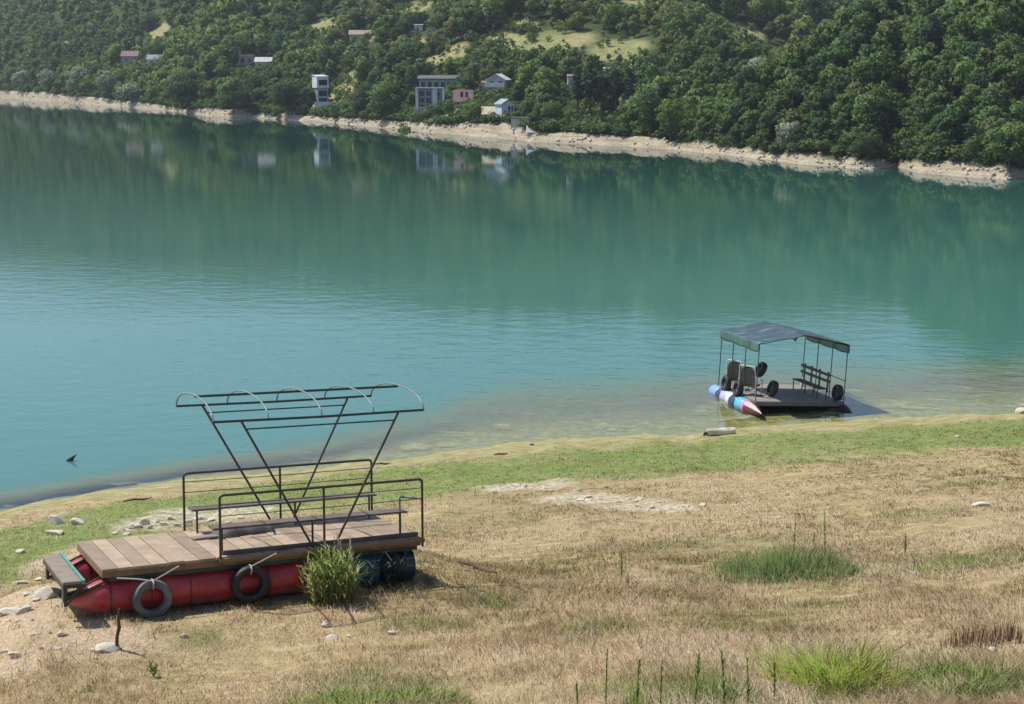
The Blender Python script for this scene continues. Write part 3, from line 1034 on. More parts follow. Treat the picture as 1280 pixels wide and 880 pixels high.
g4 = [(.08 + .3 * i, .3 + .3 * i, z, z + .2) for i in range(3) for z in (.12, .42, .72)]
house('narrow_house', 404, 137, 14, 40, 'narrow tall white house with dark middle storeys at the edge of a meadow strip', W_GREY, R_PALE, 1.0, 'shed', rise=.15, yaw=.5,
      wins=[(.08, .92, .2, .36), (.08, .92, .4, .58)])
ob = bpy.data.objects['narrow_house']; s_ = ob.location[1] / F; w_, h_ = 14 * s_, 40 * s_
mb = MB(); mb.box(-w_ * .58, w_ * .5 + .06, -.35, w_ + .05, h_ * .66, h_ * .985); mb.build('upper_storey', W_WHITE, ob, smooth=False)
mb = MB(); mb.box(-w_ * 1.0, w_ * .52, -1.6, -.01, -1, h_ * .15); mb.box(-w_ * 1.0, w_ * .52, -1.6, -1.5, h_ * .15 + .003, h_ * .15 + .8); mb.build('terrace', W_WHITE, ob, smooth=False)
mb = MB(); mb.box(-w_ * .4, w_ * .38, -.40, -.352, h_ * .74, h_ * .9); mb.build('window', GLASS, ob, smooth=False)
house('glass_house', 537, 139, 34, 27, 'flat roofed house with a dark blue glazed front and pale pillars', W_BLUE, R_GREY, .6, 'flat',
      wins=[(.1, .34, .06, .32), (.36, .58, .06, .32), (.1, .34, .36, .62), (.36, .58, .36, .62), (.1, .34, .67, .93), (.36, .58, .67, .93), (.74, .9, .06, .3), (.74, .9, .37, .6), (.74, .9, .68, .9)])
e = MB()
pg = H(537, 139); s_ = pg[1] / F
ob = bpy.data.objects['glass_house']
for x in (-.5, .11, .19, .46):
    mbp = MB(); mbp.box((x) * 34 * s_ - .0, x * 34 * s_ + .55, -.5, -.075, -1.2, 27 * s_ - .003); mbp.build('pillar', W_WHITE, ob, smooth=False)
mbp = MB()
for k in range(24):
    x = -19 * s_ + k * 38 * s_ / 23
    mbp.box(x, x + .12, -2.6, -2.5, -1.2, .9)
mbp.box(-19 * s_, 19.2 * s_, -2.63, -2.47, .9, 1.0)
mbp.build('terrace_railing', W_WHITE, ob, smooth=False)
house('terraced_hall', 549, 112, 50, 13, 'long low grey building with a stepped roof above the blue glass house', W_GREY, R_DARK, .35, 'shed', rise=.25,
      wins=[(.05 + .16 * i, .17 + .16 * i, .2, .75) for i in range(6)])
house('pink_roof_house', 579, 136, 22, 11, 'brown house under a steep pink roof with two dark skylights', W_BROWN, R_PINK, .55, 'gable', rise=.95,
      wins=[(.1, .35, .2, .75), (.6, .9, .2, .75)], balcony=(.02, W_CONC))
ob = bpy.data.objects['pink_roof_house']
pg = ob.location; s_ = pg[1] / F; w_, h_, d_ = 22 * s_, 11 * s_, 22 * s_ * .55
rf = [c for c in ob.children if c.name.startswith('roof')][0]
for x in (-.16, .12):
    k = MB(); t0, t1 = .25, .8
    y0, y1 = t0 * d_ / 2, t1 * d_ / 2; z0, z1 = h_ + .95 * d_ * t0 + .13, h_ + .95 * d_ * t1 + .13
    k.quadbox([(x * w_, y0, z0), ((x + .15) * w_, y0, z0), ((x + .15) * w_, y1, z1), (x * w_, y1, z1)], .08)
    k.build('skylight', GLASS, rf, smooth=False)
house('grey_gable_house', 620, 118, 24, 18, 'grey house with a pale gable and a white balcony among the trees', W_GREY, R_PALE, .9, 'gable', ridge='y', rise=.28, yaw=-.3,
      wins=[(.12, .4, .1, .45), (.58, .88, .1, .45), (.12, .4, .58, .92), (.58, .88, .58, .92)], balcony=(.52, W_WHITE))
house('white_annex', 607, 112, 9, 8, 'small white annex left of the grey gable house', W_WHITE, R_RED, 1.0, 'shed', rise=.3, wins=[(.3, .7, .3, .8)], cat='annex')
house('cream_cottage', 614, 150, 22, 8, 'low cottage under a broad cream roof beside the small white cottage', W_CREAM, R_CREAM, .8, 'gable', rise=.45,
      wins=[(.1, .3, .2, .8), (.6, .85, .2, .8)])
house('white_cottage', 635, 148, 18, 18, 'small white cottage with a grey gable roof near the water', W_WHITE, R_GREY, .9, 'gable', ridge='y', rise=.3, yaw=.55,
      wins=[(.48, .68, .45, .85), (.74, .92, .45, .85)], door=(.2, .34, .5))
house('slim_white_house', 714, 116, 9, 20, 'slim white house wall with a red roof peeping out behind the pines', W_WHITE, R_RED, 1.2, 'gable', rise=.2, wins=[(.3, .7, .5, .8)])
house('brown_house', 308, 84, 18, 14, 'grey brown house with a pale flat roof high among the trees', wallm('mauve_render', (.33, .28, .29)), R_PALE, .8, 'flat', wins=[(.12, .4, .4, .8), (.6, .88, .4, .8)])
house('pale_roof_house', 329, 86, 20, 9, 'low house with a pale roof right of the grey brown house', W_CREAM, R_PALE, .7, 'gable', rise=.35, wins=[(.2, .4, .3, .7)])
house('red_roof_house', 162, 79, 20, 9, 'house with a dull brownish red roof high on the left hillside', W_GREY, R_RED, .7, 'gable', rise=.4, wins=[(.2, .4, .3, .7)])
house('grey_roof_house', 193, 82, 18, 8, 'house with a bluish grey roof on the left hillside', W_WHITE, R_GREY, .7, 'gable', rise=.4, wins=[(.2, .45, .3, .7)])
house('tan_house', 450, 52, 26, 9, 'tan house with a reddish roof far up in the middle of the hillside', W_CREAM, wallm('tan_roof', (.36, .29, .22)), .6, 'gable', rise=.3, wins=[(.2, .4, .3, .7)])
house('white_hut', 523, 41, 10, 9, 'tiny white hut at the edge of the upper clearing', W_WHITE, R_GREY, .8, 'shed', rise=.2, wins=[(.3, .6, .3, .7)], cat='hut')
house('white_shed', 760, 92, 9, 6, 'tiny white shed on the terraced field', W_WHITE, R_PALE, .9, 'shed', rise=.2, door=(.3, .6, .8), cat='shed')

# retaining wall, jetty and slip on the far bank
p0, p1 = H(640, 160), H(694, 163)
d = p1 - p0
mb = MB(); mb.box(0, float(np.hypot(d[0], d[1])), -.25, .25, -1.5, 2.0)
mb.box(-.1, float(np.hypot(d[0], d[1])) + .1, -.33, .33, 2.003, 2.15)
tag(mb.build('retaining_wall', solid('mossy_wall_stone', (.17, .17, .17), .9, var=.4, scale=.8), smooth=False), 'dark stone retaining wall right of the white cottage by the bank', 'wall')
o = bpy.data.objects['retaining_wall']; o.location = p0; o.rotation_euler = (0, 0, math.atan2(d[1], d[0]))
p0, p1 = H(624, 156), np.array(at_z(601, 166, .5))
d = p1 - p0
e = empty('jetty', Vector(p0), 'narrow dark wooden jetty running down the pale bank', 'jetty')
mb = MB(); L = np.linalg.norm(d[:2]); n_ = np.array([-d[1], d[0]]) / L * .45
mb.quadbox([(-n_[0], -n_[1], .5), (d[0] - n_[0], d[1] - n_[1], d[2] + .5), (d[0] + n_[0], d[1] + n_[1], d[2] + .5), (n_[0], n_[1], .5)], .22)
mb.build('deck', M['wood_dark'], e, smooth=False)
for t in (.25, .55, .95):
    q = d * t; gz = far_h(p0[0] + q[0], p0[1] + q[1]) - p0[2]
    k = MB(); k.tube([(q[0], q[1], gz - .6), (q[0], q[1], q[2] + .3)], .12, 7); k.build('post', M['wood_dark'], e)
p0 = H(668, 168)
mb = MB(); mb.quadbox([(-1.3, 0, .35), (1.3, 0, .35), (1.5, 3.2, 1.5), (-1.5, 3.2, 1.5)], .9)
o = mb.build('slipway', W_CONC, smooth=False, loc=Vector(p0)); tag(o, 'grey concrete slip at the water right of the jetty', 'slipway')
p0 = at_z(745, 181.5)
# small upturned boats on the terrace
for u, v, lab in ((519, 147, 'dark upturned boat on the grass below the blue glass house'), (551, 149, 'white upturned boat on the grass below the blue glass house')):
    p = H(u, v); s_ = p[1] / F
    e = empty('upturned_boat', Matrix.Translation(Vector(p)) @ Matrix.Rotation(.2, 4, 'Z'), lab, 'boat')
    L = 13 * s_ / 2; Vv = []
    for i in range(9):
        x = -1 + i / 4; wd = (1 - x * x * (.6 if x < 0 else 1)) ** .5 * .8 + .001
        for k in range(7):
            a = math.pi * k / 6
            Vv.append((x * L, math.cos(a) * wd, math.sin(a) ** .8 * .7 * (.5 + .5 * wd)))
    k = MB(); k.add(Vv, [(i * 7 + j, (i + 1) * 7 + j, (i + 1) * 7 + j + 1, i * 7 + j + 1) for i in range(8) for j in range(6)])
    k.build('hull', M['wood_dark'] if 'dark' in lab else W_WHITE, e)
    k = MB(); k.box(-L * .8, L * .85, -.05, .05, .62, .78); k.build('keel', M['wood_dark'] if 'dark' in lab else W_WHITE, e, smooth=False)

# ================================================================== FOREST
def plant_forest():
    pts = []
    def scatter(u0, u1, d0, d1, step, hh):
        q0, q1 = (u0 - 640) / F * .98, (u1 - 640) / F * .98
        ymax = far_shore(np.linspace(q0, q1, 9)).max() + d1
        xs = np.arange(min(q0 * ymax, q0 * 150), max(q1 * ymax, q1 * 150), step)
        ysr = np.arange(150, ymax, step)
        X, Y = np.meshgrid(xs, ysr)
        X = (X + RNG.uniform(-.45, .45, X.shape) * step).ravel(); Y = (Y + RNG.uniform(-.45, .45, Y.shape) * step).ravel()
        q = X / Y
        b = np.interp(q, FQ, BT) * far_shore(q) / F
        d = Y - far_shore(q)
        ok = (q > q0) & (q < q1) & (d > np.maximum(d0, b * 1.9)) & (d < d1)
        X, Y, d = X[ok], Y[ok], d[ok]
        hs = hh * RNG.uniform(.6, 1.3, len(X)) * (1 + .35 * fbm(X * .02, Y * .02, 171, 2))
        hs *= .62 + .38 * sstep(0, hh * 1.2, d - b[ok] * 2.1)
        pts.append(np.stack([X, Y, hs], 1))
    scatter(-60, 835, 0, 150, 5.2, 6.6)
    scatter(-60, 1070, 150, 430, 7.8, 7.8)
    scatter(835, 1330, 0, 130, 2.9, 4.2)
    scatter(-700, -60, 0, 400, 16, 11); scatter(1330, 2000, 0, 200, 8, 6)
    scatter(-300, 1500, 430, 900, 26, 13)
    T = np.concatenate(pts)
    x, y, h = T.T
    cl = clear_mask(x, y)
    keep = (cl < .45) | (RNG.uniform(size=len(x)) < .34)
    h = np.where(cl > .45, h * RNG.uniform(.22, .55, len(h)), h)
    h = h * np.where((cl > .1) & (cl <= .45), .75, 1)
    for px_, py_, r in PLACED:
        keep &= np.hypot(x - px_, y - py_) > r + h * .22
    z = far_h(x, y)
    top = project(np.stack([x, y, z + h], 1)); bot = project(np.stack([x, y, z], 1))
    hw = h * .42 / y * F
    for u0, u1, v0, v1, yy in KEEP:
        hit = (y < yy) & (bot[:, 0] + hw > u0) & (bot[:, 0] - hw < u1) & (top[:, 1] < v0 + .62 * (v1 - v0)) & (bot[:, 1] > v0)
        keep &= ~hit
    for u, v, ru, rv in ((428, 112, 17, 25), (690, 49, 62, 13), (560, 67, 38, 8), (775, 60, 36, 8), (195, 41, 24, 6), (722, 157, 26, 4), (640, 42, 30, 8), (400, 31, 24, 5), (515, 9, 28, 6), (788, 2, 20, 4), (936, 34, 18, 3)):
        yy = H(u, v)[1]
        e1 = np.hypot((top[:, 0] - u) / (ru + hw), (top[:, 1] - v) / rv) + .35 * fbm(x * .05, y * .05, 191, 2)
        inside = (y < yy) & (np.abs(bot[:, 0] - u) < ru + hw * .6) & (top[:, 1] < v + rv * .8) & (bot[:, 1] > v - rv)
        h = np.where(inside, np.maximum(np.minimum(h, (bot[:, 1] - (v + rv * .8)) / F * y), h * .28), h)
    top = project(np.stack([x, y, z + h], 1))
    x, y, z, h, top, bot = x[keep], y[keep], z[keep], h[keep], top[keep], bot[keep]
    # what the camera sees of each: coarse painter's count
    order = np.argsort(y)
    grid = np.zeros((60, 330), bool); vis = np.zeros(len(x))
    for i in order:
        hp = bot[i, 1] - top[i, 1]; w2 = hp * .42
        a0, a1 = int((bot[i, 0] - w2 + 20) / 4), int((bot[i, 0] + w2 + 20) / 4) + 1
        b0, b1 = int(top[i, 1] / 4), int(bot[i, 1] / 4) + 1
        if a1 <= 0 or a0 >= 330 or b1 <= 0 or b0 >= 60: continue
        s = grid[max(b0, 0):b1, max(a0, 0):a1]
        vis[i] = (~s).sum()
        s[:] = True
    return x, y, z, h, vis, top, bot


fx, fy, fz, fh, fvis, ftop, fbot = plant_forest()
N_IND = 255
rank = np.argsort(-fvis)
ind = rank[:N_IND]
ZONE = [(-100, 250, 'on the left part of the far hillside'), (250, 480, 'left of the lake houses'), (480, 700, 'above the lakeside houses'),
        (700, 835, 'by the terraced fields'), (835, 1010, 'on the left of the spur'), (1010, 1150, 'on the middle of the spur'), (1150, 1400, 'on the right of the spur')]
SHW = {'olive': 'olive green', 'blue': 'dark conical', 'dark': 'dark green', 'mid': 'mid green', 'light': 'light green'}
for k in ind:
    u, v = fbot[k]
    nz = vnoise(np.array([fx[k] * .03]), np.array([fy[k] * .03]), 181)[0] + RNG.uniform(-.5, .5)
    shade = 'light' if nz > .25 else ('dark' if nz < -.3 else 'mid')
    if u > 835 and shade == 'dark' and RNG.uniform() < .4: shade = 'mid'
    var = int(RNG.integers(0, 5))
    if RNG.uniform() < .12: shade = 'olive'
    if RNG.uniform() < .07 and shade != 'light': shade, var = 'blue', 5; fh[k] *= 1.2
    o = link('broadleaf_tree' if var < 5 else 'conifer_tree', whole_tree_mesh(shade, var, True))
    o.location = (fx[k], fy[k], fz[k] - .1)
    o.rotation_euler = (0, 0, RNG.uniform(0, 6.28))
    s = fh[k]
    o.scale = (s * RNG.uniform(.9, 1.15), s * RNG.uniform(.9, 1.15), s)
    zn = next((z for a, b, z in ZONE if a <= u < b), ZONE[-1][2])
    fr = 'front row by the bank' if fbot[k, 1] > 100 and fy[k] - far_shore(fx[k] / fy[k]) < 9 + fh[k] else 'higher up'
    tag(o, f'{SHW[shade]} tree {zn}, {fr}', 'tree', f'{SHW[shade]} trees {zn}, {fr}')


def far_forest():
    rest = np.array([i for i in range(len(fx)) if i not in set(ind.tolist())])
    VV, QQ, TT, NN, n0 = [], [], [], [], 0
    protos = [crown_cloud(500 + k, 1.0, (.95, 1.15, .65, .9, 1.05)[k % 5], 300, .095, 34, .06, ['round', 'wide', 'tall'][k % 3]) + (CN[0],) for k in range(8)]
    for i in rest:
        near = fy[i] < 900
        V, Q, t, cn = protos[int(RNG.integers(0, 8))]
        m = 300 if (fvis[i] > 0) else 130
        sel = RNG.permutation(300)[:m]
        a = RNG.uniform(0, 6.28); c, s = math.cos(a), math.sin(a)
        W = V.reshape(300, 4, 3)[sel].reshape(-1, 3); cw = cn.reshape(300, 4, 3)[sel].reshape(-1, 3)
        NN.append(np.stack([cw[:, 0] * c - cw[:, 1] * s, cw[:, 0] * s + cw[:, 1] * c, cw[:, 2]], 1))
        if m < 300:
            W = W.reshape(-1, 4, 3); cc = W.mean(1, keepdims=True); W = (cc + (W - cc) * 1.4).reshape(-1, 3)
        h = fh[i]
        P = np.stack([(W[:, 0] * c - W[:, 1] * s) * h + fx[i], (W[:, 0] * s + W[:, 1] * c) * h + fy[i], W[:, 2] * h + fz[i]], 1)
        tn = np.clip(.5 + .45 * vnoise(np.array([fx[i] * .03]), np.array([fy[i] * .03]), 181)[0] + RNG.uniform(-.3, .3), 0, 1)
        VV.append(P); QQ.append(np.arange(4 * m).reshape(m, 4) + n0); n0 += 4 * m
        TT.append(.65 * tn + .35 * t.reshape(300, 4)[sel].ravel())
    # low undergrowth between the stems
    m = 130
    nu_ = 5200
    q = RNG.uniform((-60 - 640) / F, (1330 - 640) / F, nu_); dd = RNG.uniform(0, 1, nu_) ** 1.6 * 90
    b = np.interp(q, FQ, BT) * far_shore(q) / F
    uy = far_shore(q) + b * 2.0 + dd; ux = q * uy
    cm = clear_mask(ux, uy); okk = cm < .3
    for px_, py_, r in PLACED: okk &= np.hypot(ux - px_, uy - py_) > r * .9
    for xx, yy in zip(ux[okk], uy[okk]):
        V, Q, t, cn = protos[int(RNG.integers(0, 8))]
        sl_ = RNG.permutation(300)[:90]; W = V.reshape(300, 4, 3)[sl_].reshape(-1, 3); cw = cn.reshape(300, 4, 3)[sl_].reshape(-1, 3)
        a = RNG.uniform(0, 6.28); c, s = math.cos(a), math.sin(a); h = RNG.uniform(1.0, 2.4) * (.7 + yy / 700)
        zz = far_h(np.array([xx]), np.array([yy]))[0]
        NN.append(np.stack([cw[:, 0] * c - cw[:, 1] * s, cw[:, 0] * s + cw[:, 1] * c, cw[:, 2]], 1))
        VV.append(np.stack([(W[:, 0] * c - W[:, 1] * s) * h * 1.5 + xx, (W[:, 0] * s + W[:, 1] * c) * h * 1.5 + yy, W[:, 2] * h + zz - .1 * h], 1))
        QQ.append(np.arange(360).reshape(90, 4) + n0); n0 += 360
        TT.append(np.full(360, RNG.uniform(.05, .7)))
    spots = [c for c in CLW if c[0][1] > 250]
    for c, rx, ry in spots:
        k = int(min(26 + rx * ry * .05, 150))
        sx = c[0] + 1.15 * rx * RNG.uniform(-1, 1, k); sy = c[1] + 1.15 * ry * RNG.uniform(-1, 1, k)
        nn_ = fbm(sx * .05, sy * .05, 195, 2)
        for xx, yy, w_ in zip(sx, sy, nn_):
            if w_ < -.15 and RNG.uniform() < .7: continue
            V, Q, t, cn = protos[int(RNG.integers(0, 8))]
            sl_ = RNG.permutation(300)[:110]; W = V.reshape(300, 4, 3)[sl_].reshape(-1, 3); cw = cn.reshape(300, 4, 3)[sl_].reshape(-1, 3)
            h = RNG.uniform(.8, 2.6) ** 1.2 * (.6 + yy / 900)
            zz = far_h(np.array([xx]), np.array([yy]))[0]
            NN.append(cw)
            VV.append(np.stack([W[:, 0] * h * 1.3 + xx, W[:, 1] * h * 1.3 + yy, W[:, 2] * h + zz - .1 * h], 1))
            QQ.append(np.arange(440).reshape(110, 4) + n0); n0 += 440
            TT.append(np.full(440, RNG.uniform(.1, .8)))
    lm = leaf_mat('distant_leaves', (.060, .108, .056), (.190, .262, .088), src='ATTR')
    me = np_mesh('distant_forest', np.concatenate(VV), [np.concatenate(QQ)], lm, {'tint': np.concatenate(TT)}, normals=np.concatenate(NN))
    tag(link('distant_forest', me), 'dense green forest covering the rest of the far hillside', 'forest', kind='stuff')
    print('FOREST rest', len(rest), 'faces', n0 // 4)


far_forest()


# ================================================================== GROUNDED RAFT (near)
def build_near_raft():
    root = empty('pontoon_raft', MN, 'plank decked raft on red floats with a bare arched canopy frame, stranded on the grass', 'raft')
    W, L = 2.1, 4.79
    XL, XM, XR, H_, YF, YB = 1.66, 3.22, 4.79, .9, -.03, 2.17
    rnd = random.Random(4)
    mb = MB()
    x = 0.0
    while x < L - .05:
        w = min(.232 + rnd.uniform(-.012, .012), L - x)
        mb.tint = rnd.random()
        y0, y1 = rnd.uniform(-.012, .006), W + rnd.uniform(-.01, .015)
        z = rnd.uniform(-.008, .004)
        mb.box(x, x + w - .011, y0, y1, -.042 + z, z, .005)
        x += w
    mb.build('deck', M['plank'], root, smooth=False)
    mb = MB(); mb.box(.004, L - .004, .03, .062, -.135, -.048); mb.build('edge_board', M['edge'], root, smooth=False)
    mb = MB(); mb.box(.004, .036, .066, W - .02, -.135, -.048); mb.build('edge_board', M['edge'], root, smooth=False)
    mb = MB(); mb.box(L - .036, L - .004, .066, W - .02, -.135, -.048); mb.build('edge_board', M['edge'], root, smooth=False)
    # raised strip along the right part of the front edge
    mb = MB(); mb.box(1.72, L - .02, .10, .16, .004, .055); mb.build('toe_board', M['benchwood'], root, smooth=False)
    mb = MB(); mb.box(XL - .02, L + .03, -.055, -.018, -.075, -.02); mb.build('side_rail', M['edge'], root, smooth=False)
    # under-frame
    mb = MB()
    for y in (.07, .42, 1.68, 2.03):
        mb.box(.1, L - .05, y, y + .05, -.205, -.138)
    for x in (.3, 1.66, 3.2, 4.6):
        mb.box(x, x + .05, .05, W, -.136, -.05)
    # sloping bars out to the noses
    for y in (.1, .44, 1.72, 2.02):
        mb.tube([(.15, y, -.17), (-.45, y + (.26 - y) * (.5 if y < 1 else 0), -.42)], .02, 6)
    mb.build('under_frame', M['green_steel'], root, smooth=False)
    for yc in (.27, 1.86):
        mb = MB()
        r = .262
        prof = [(-.50, .004), (-.485, .018), (-.26, .13), (-.04, .225), (.05, .252), (.10, r - .004)]
        for k in range(6):
            x0, x1 = .12 + k * .56, .12 + (k + 1) * .56
            prof += [(x0 + .01, r), (x0 + .03, r - .004), (x1 - .03, r - .004), (x1 - .01, r), (x1, r - .012)]
        prof += [(3.5, r), (3.51, .0)]
        mb.lathe(prof, (0, yc, -.45), (1, 0, 0), 32)
        mb.build('red_float', M['red'], root, angle=50)
        mb = MB()
        for k in (.12, 1.24, 1.9, 2.4, 3.0):
            mb.lathe([(k - .012, r + .001), (k - .012, r + .008), (k + .012, r + .008), (k + .012, r + .001)], (0, yc, -.45), (1, 0, 0), 28, closed=True)
        mb.build('float_strap', M['steel'], root)
        for (a, b), m in zip(((3.56, 4.12), (4.15, 4.70)), ('teal_drum', 'drum')):
            mb = MB(); r = .275; c = (a + b) / 2; h = (b - a) / 2
            pr = [(-h, 0), (-h, r - .035), (-h + .015, r - .005), (-h + .03, r - .012)]
            for q in (-.33, .33):
                pr += [(q * h * 1.2 - .03, r - .008), (q * h * 1.2, r + .008), (q * h * 1.2 + .03, r - .008)]
            pr += [(h - .03, r - .012), (h - .015, r - .005), (h, r - .035), (h, 0)]
            mb.lathe(pr, (c, yc, -.455), (1, 0, 0), 30)
            mb.build('drum_float', M[m], root, angle=40)
    # footboard over the noses
    mb = MB(); mb.box(-.54, -.29, -.08, 1.86, -.155, -.115, .005); st = mb.build('footboard', M['board'], root, smooth=False)
    mb = MB(); mb.box(-.285, -.245, -.1, 1.88, -.16, -.105); mb.build('green_bar', M['mint'], st, smooth=False)
    mb = MB(); mb.box(-.53, -.27, -.075, -.045, -.21, -.158); mb.box(-.535, -.515, -.04, 1.82, -.23, -.158)
    for y in (.2, 1.72):
        mb.box(-.5, -.46, y, y + .12, -.46, -.232)
    mb.box(-.53, -.485, -.07, -.045, -.46, -.213)
    mb.tube([(-.29, -.055, -.2), (-.5, -.055, -.45)], .014, 6)
    mb.build('footboard_bracket', M['green_steel'], st, smooth=False)
    # railings
    for y, s in ((YF, 'front'), (YB, 'back')):
        mb = MB()
        mb.tube(rounded([(XL, y, -.14), (XL, y, H_), (XR, y, H_), (XR, y, -.14)], .06), .02, 8)
        rl = mb.build('railing', M['steel'], root, angle=60)
        for x in (XM,):
            k = MB(); k.tube([(x, y, -.12), (x, y, H_)], .019, 8); k.build('post', M['steel'], rl, angle=60)
        k = MB()
        for z in (.60, .765):
            k.tube([(XL, y, z), (XM, y, z - .008), (XR, y, z)], .007, 6)
        k.build('rail_wire', M['steel'], rl, angle=60)
    # benches
    for y0, z, xa, xb, legs in ((1.80, .385, XL + .04, XR - .05, (1.78, 3.36, 4.62)), (.12, .40, XL - .06, XR - .18, (1.73, 3.10, 4.50))):
        mb = MB()
        for k in range(2):
            mb.tint = rnd.random()
            mb.box(xa, xb, y0 + k * .155, y0 + k * .155 + .148, z - .03, z - k * .002, .004)
        bn = mb.build('bench', M['benchwood'], root, smooth=False)
        for x in legs:
            k = MB()
            k.tube([(x, y0 + .04, 0), (x, y0 + .04, z - .032)], .017, 7); k.tube([(x, y0 + .04, z - .046), (x, y0 + .28, z - .046)], .012, 6)
            k.build('leg', M['steel'], bn, angle=60)
    k = MB(); k.tube(rounded([(4.50, .17, .0), (4.50, .17, .62), (XR - .01, -.01, .60)], .03), .017, 8)
    k.build('armrest', M['arch'], root, angle=60)
    # canopy frame
    HB, ya, yb, bl, br = 1.99, -.26, 1.98, 1.53, 4.73
    ca = empty('canopy_frame', Matrix.Identity(4), None, None); ca.parent = root
    for y in (ya, yb):
        k = MB(); k.tube([(bl, y, HB), ((bl + br) / 2, y, HB - .012), (br, y, HB)], .019, 8); k.build('eave_bar', M['green_steel'], ca, angle=60)
    ym = (ya + yb) / 2
    k = MB(); k.tube([(bl, ym - .06, HB + .262), (br, ym - .06, HB + .262)], .019, 8); k.build('ridge_bar', M['green_steel'], ca, angle=60)
    for i in range(5):
        x = bl + (br - bl) * i / 4
        P = [(x, ym + (yb - ya) / 2 * math.cos(t), HB + .285 * math.sin(t) ** .9) for t in np.linspace(0, math.pi, 19)]
        k = MB(); k.tube(P, .013, 7); k.build('arch', M['arch'], ca, angle=60)
    for y_b, y_t in ((.02, ya), (2.12, yb)):
        for xb_, xt in ((3.09, 1.93), (3.37, 4.33)):
            k = MB(); k.tube([(xb_, y_b, -.05), (xt, y_t, HB)], .0185, 8); k.build('slanted_post', M['steel'], ca, angle=60)
        z = 1.86; f = (z + .05) / (HB + .05)
        xa_, xb2 = 3.09 + (1.93 - 3.09) * f, 3.37 + (4.33 - 3.37) * f
        yy = y_b + (y_t - y_b) * f
        k = MB(); k.tube([(xa_, yy, z), (xb2, yy, z)], .012, 7); k.build('cross_bar', M['green_steel'], ca, angle=60)
    return root


def tyre_shape(mb, r=.27, w=.16, inner=.165):
    prof = []
    for t in np.linspace(0, 2 * math.pi, 18, endpoint=False):
        cx = math.cos(t); cz = math.sin(t)
        rr = (r + inner) / 2 + (r - inner) / 2 * np.sign(cx) * abs(cx) ** .6
        prof.append((w / 2 * np.sign(cz) * abs(cz) ** .55, rr))
    mb.lathe(prof, (0, 0, 0), (0, 1, 0), 36, closed=True)


def local(R, T, p):
    return Matrix.Translation(Vector(T)) @ mat4(R, (0, 0, 0)) @ Matrix.Translation(Vector(p))


def near_things():
    for (x, z), mt, lab, ropes in (((.66, -.47), 'rubber', 'worn grey tyre hanging nearest the pointed red nose of the stranded raft', [[(.66, -.10, .21), (1.04, -.065, .44)], [(.66, -.10, .21), (.2, -.03, .35)]]),
                                   ((2.06, -.40), 'black_rubber', 'black tyre hanging at the middle of the stranded raft beside the reeds', [[(2.06, -.10, .21), (2.44, -.05, .41)]])) if False else \
            ((( .66, -.47), 'rubber', 'worn grey tyre hanging nearest the pointed red nose of the stranded raft', [[(0, -.0, .16), (0, -.06, .27), (.38, -.0, .43)], [(0, -.06, .27), (-.2, -.02, .31), (-.48, .03, .34)]]),
             ((2.06, -.41), 'black_rubber', 'black tyre hanging at the middle of the stranded raft beside the reeds', [[(0, -.0, .16), (0, -.06, .27), (.40, -.0, .41)]])):
        e = empty('fender_tyre', local(RN, TN, (x, -.095, z)) @ Matrix.Rotation(.06, 4, 'X'), lab, 'tyre', 'tyres hung on the stranded raft')
        mb = MB(); tyre_shape(mb, .272, .17, .165); mb.build('tyre', M[mt], e, angle=50)
        k = MB()
        for p in ropes: k.tube(p, .011, 6)
        k.lathe([(-.016, .108), (0, .125), (.016, .108)], (0, 0, .222), (1, 0, 0), 10) if False else None
        k.tube([(0, -.095, .20), (0, -.11, .25), (0, -.05, .285), (0, .06, .27), (0, .09, .20), (0, .03, .155), (0, -.07, .16), (0, -.095, .20)], .011, 6)
        k.build('rope', M['rope'], e, angle=60)
    # mooring rope at the right end
    # grey folded cover and a board lying on the deck
    mb = MB()
    n1, n2 = 26, 14
    V = []
    for i in range(n1):
        for j in range(n2):
            a, b = i / (n1 - 1) * 2 - 1, j / (n2 - 1) * 2 - 1
            hgt = max(0, 1 - abs(a) ** 3.2) * max(0, 1 - abs(b) ** 3.0)
            z = .13 * hgt ** .55 + .018 * hgt * math.sin(a * 7 + b * 3) + .012 * hgt * math.sin(b * 11 - a * 4)
            V.append((a * .48, b * .22 + .03 * math.sin(a * 3), z))
    mb.add(V, [(i * n2 + j, (i + 1) * n2 + j, (i + 1) * n2 + j + 1, i * n2 + j + 1) for i in range(n1 - 1) for j in range(n2 - 1)])
    o = mb.build('folded_cover', M['tarp_bundle'], angle=80)
    o.matrix_world = local(RN, TN, (2.42, 1.55, .006)) @ Matrix.Rotation(.12, 4, 'Z')
    tag(o, 'dark grey folded cover lying on the plank deck between the two benches', 'cover')
    mb = MB(); mb.box(-.38, .38, -.09, .09, 0, .03, .006)
    o = mb.build('loose_board', M['board'], smooth=False)
    o.matrix_world = local(RN, TN, (1.98, 1.42, .008)) @ Matrix.Rotation(.1, 4, 'Z')
    tag(o, 'short grey board lying on the deck at the left end of the folded cover', 'board')


build_near_raft()
near_things()

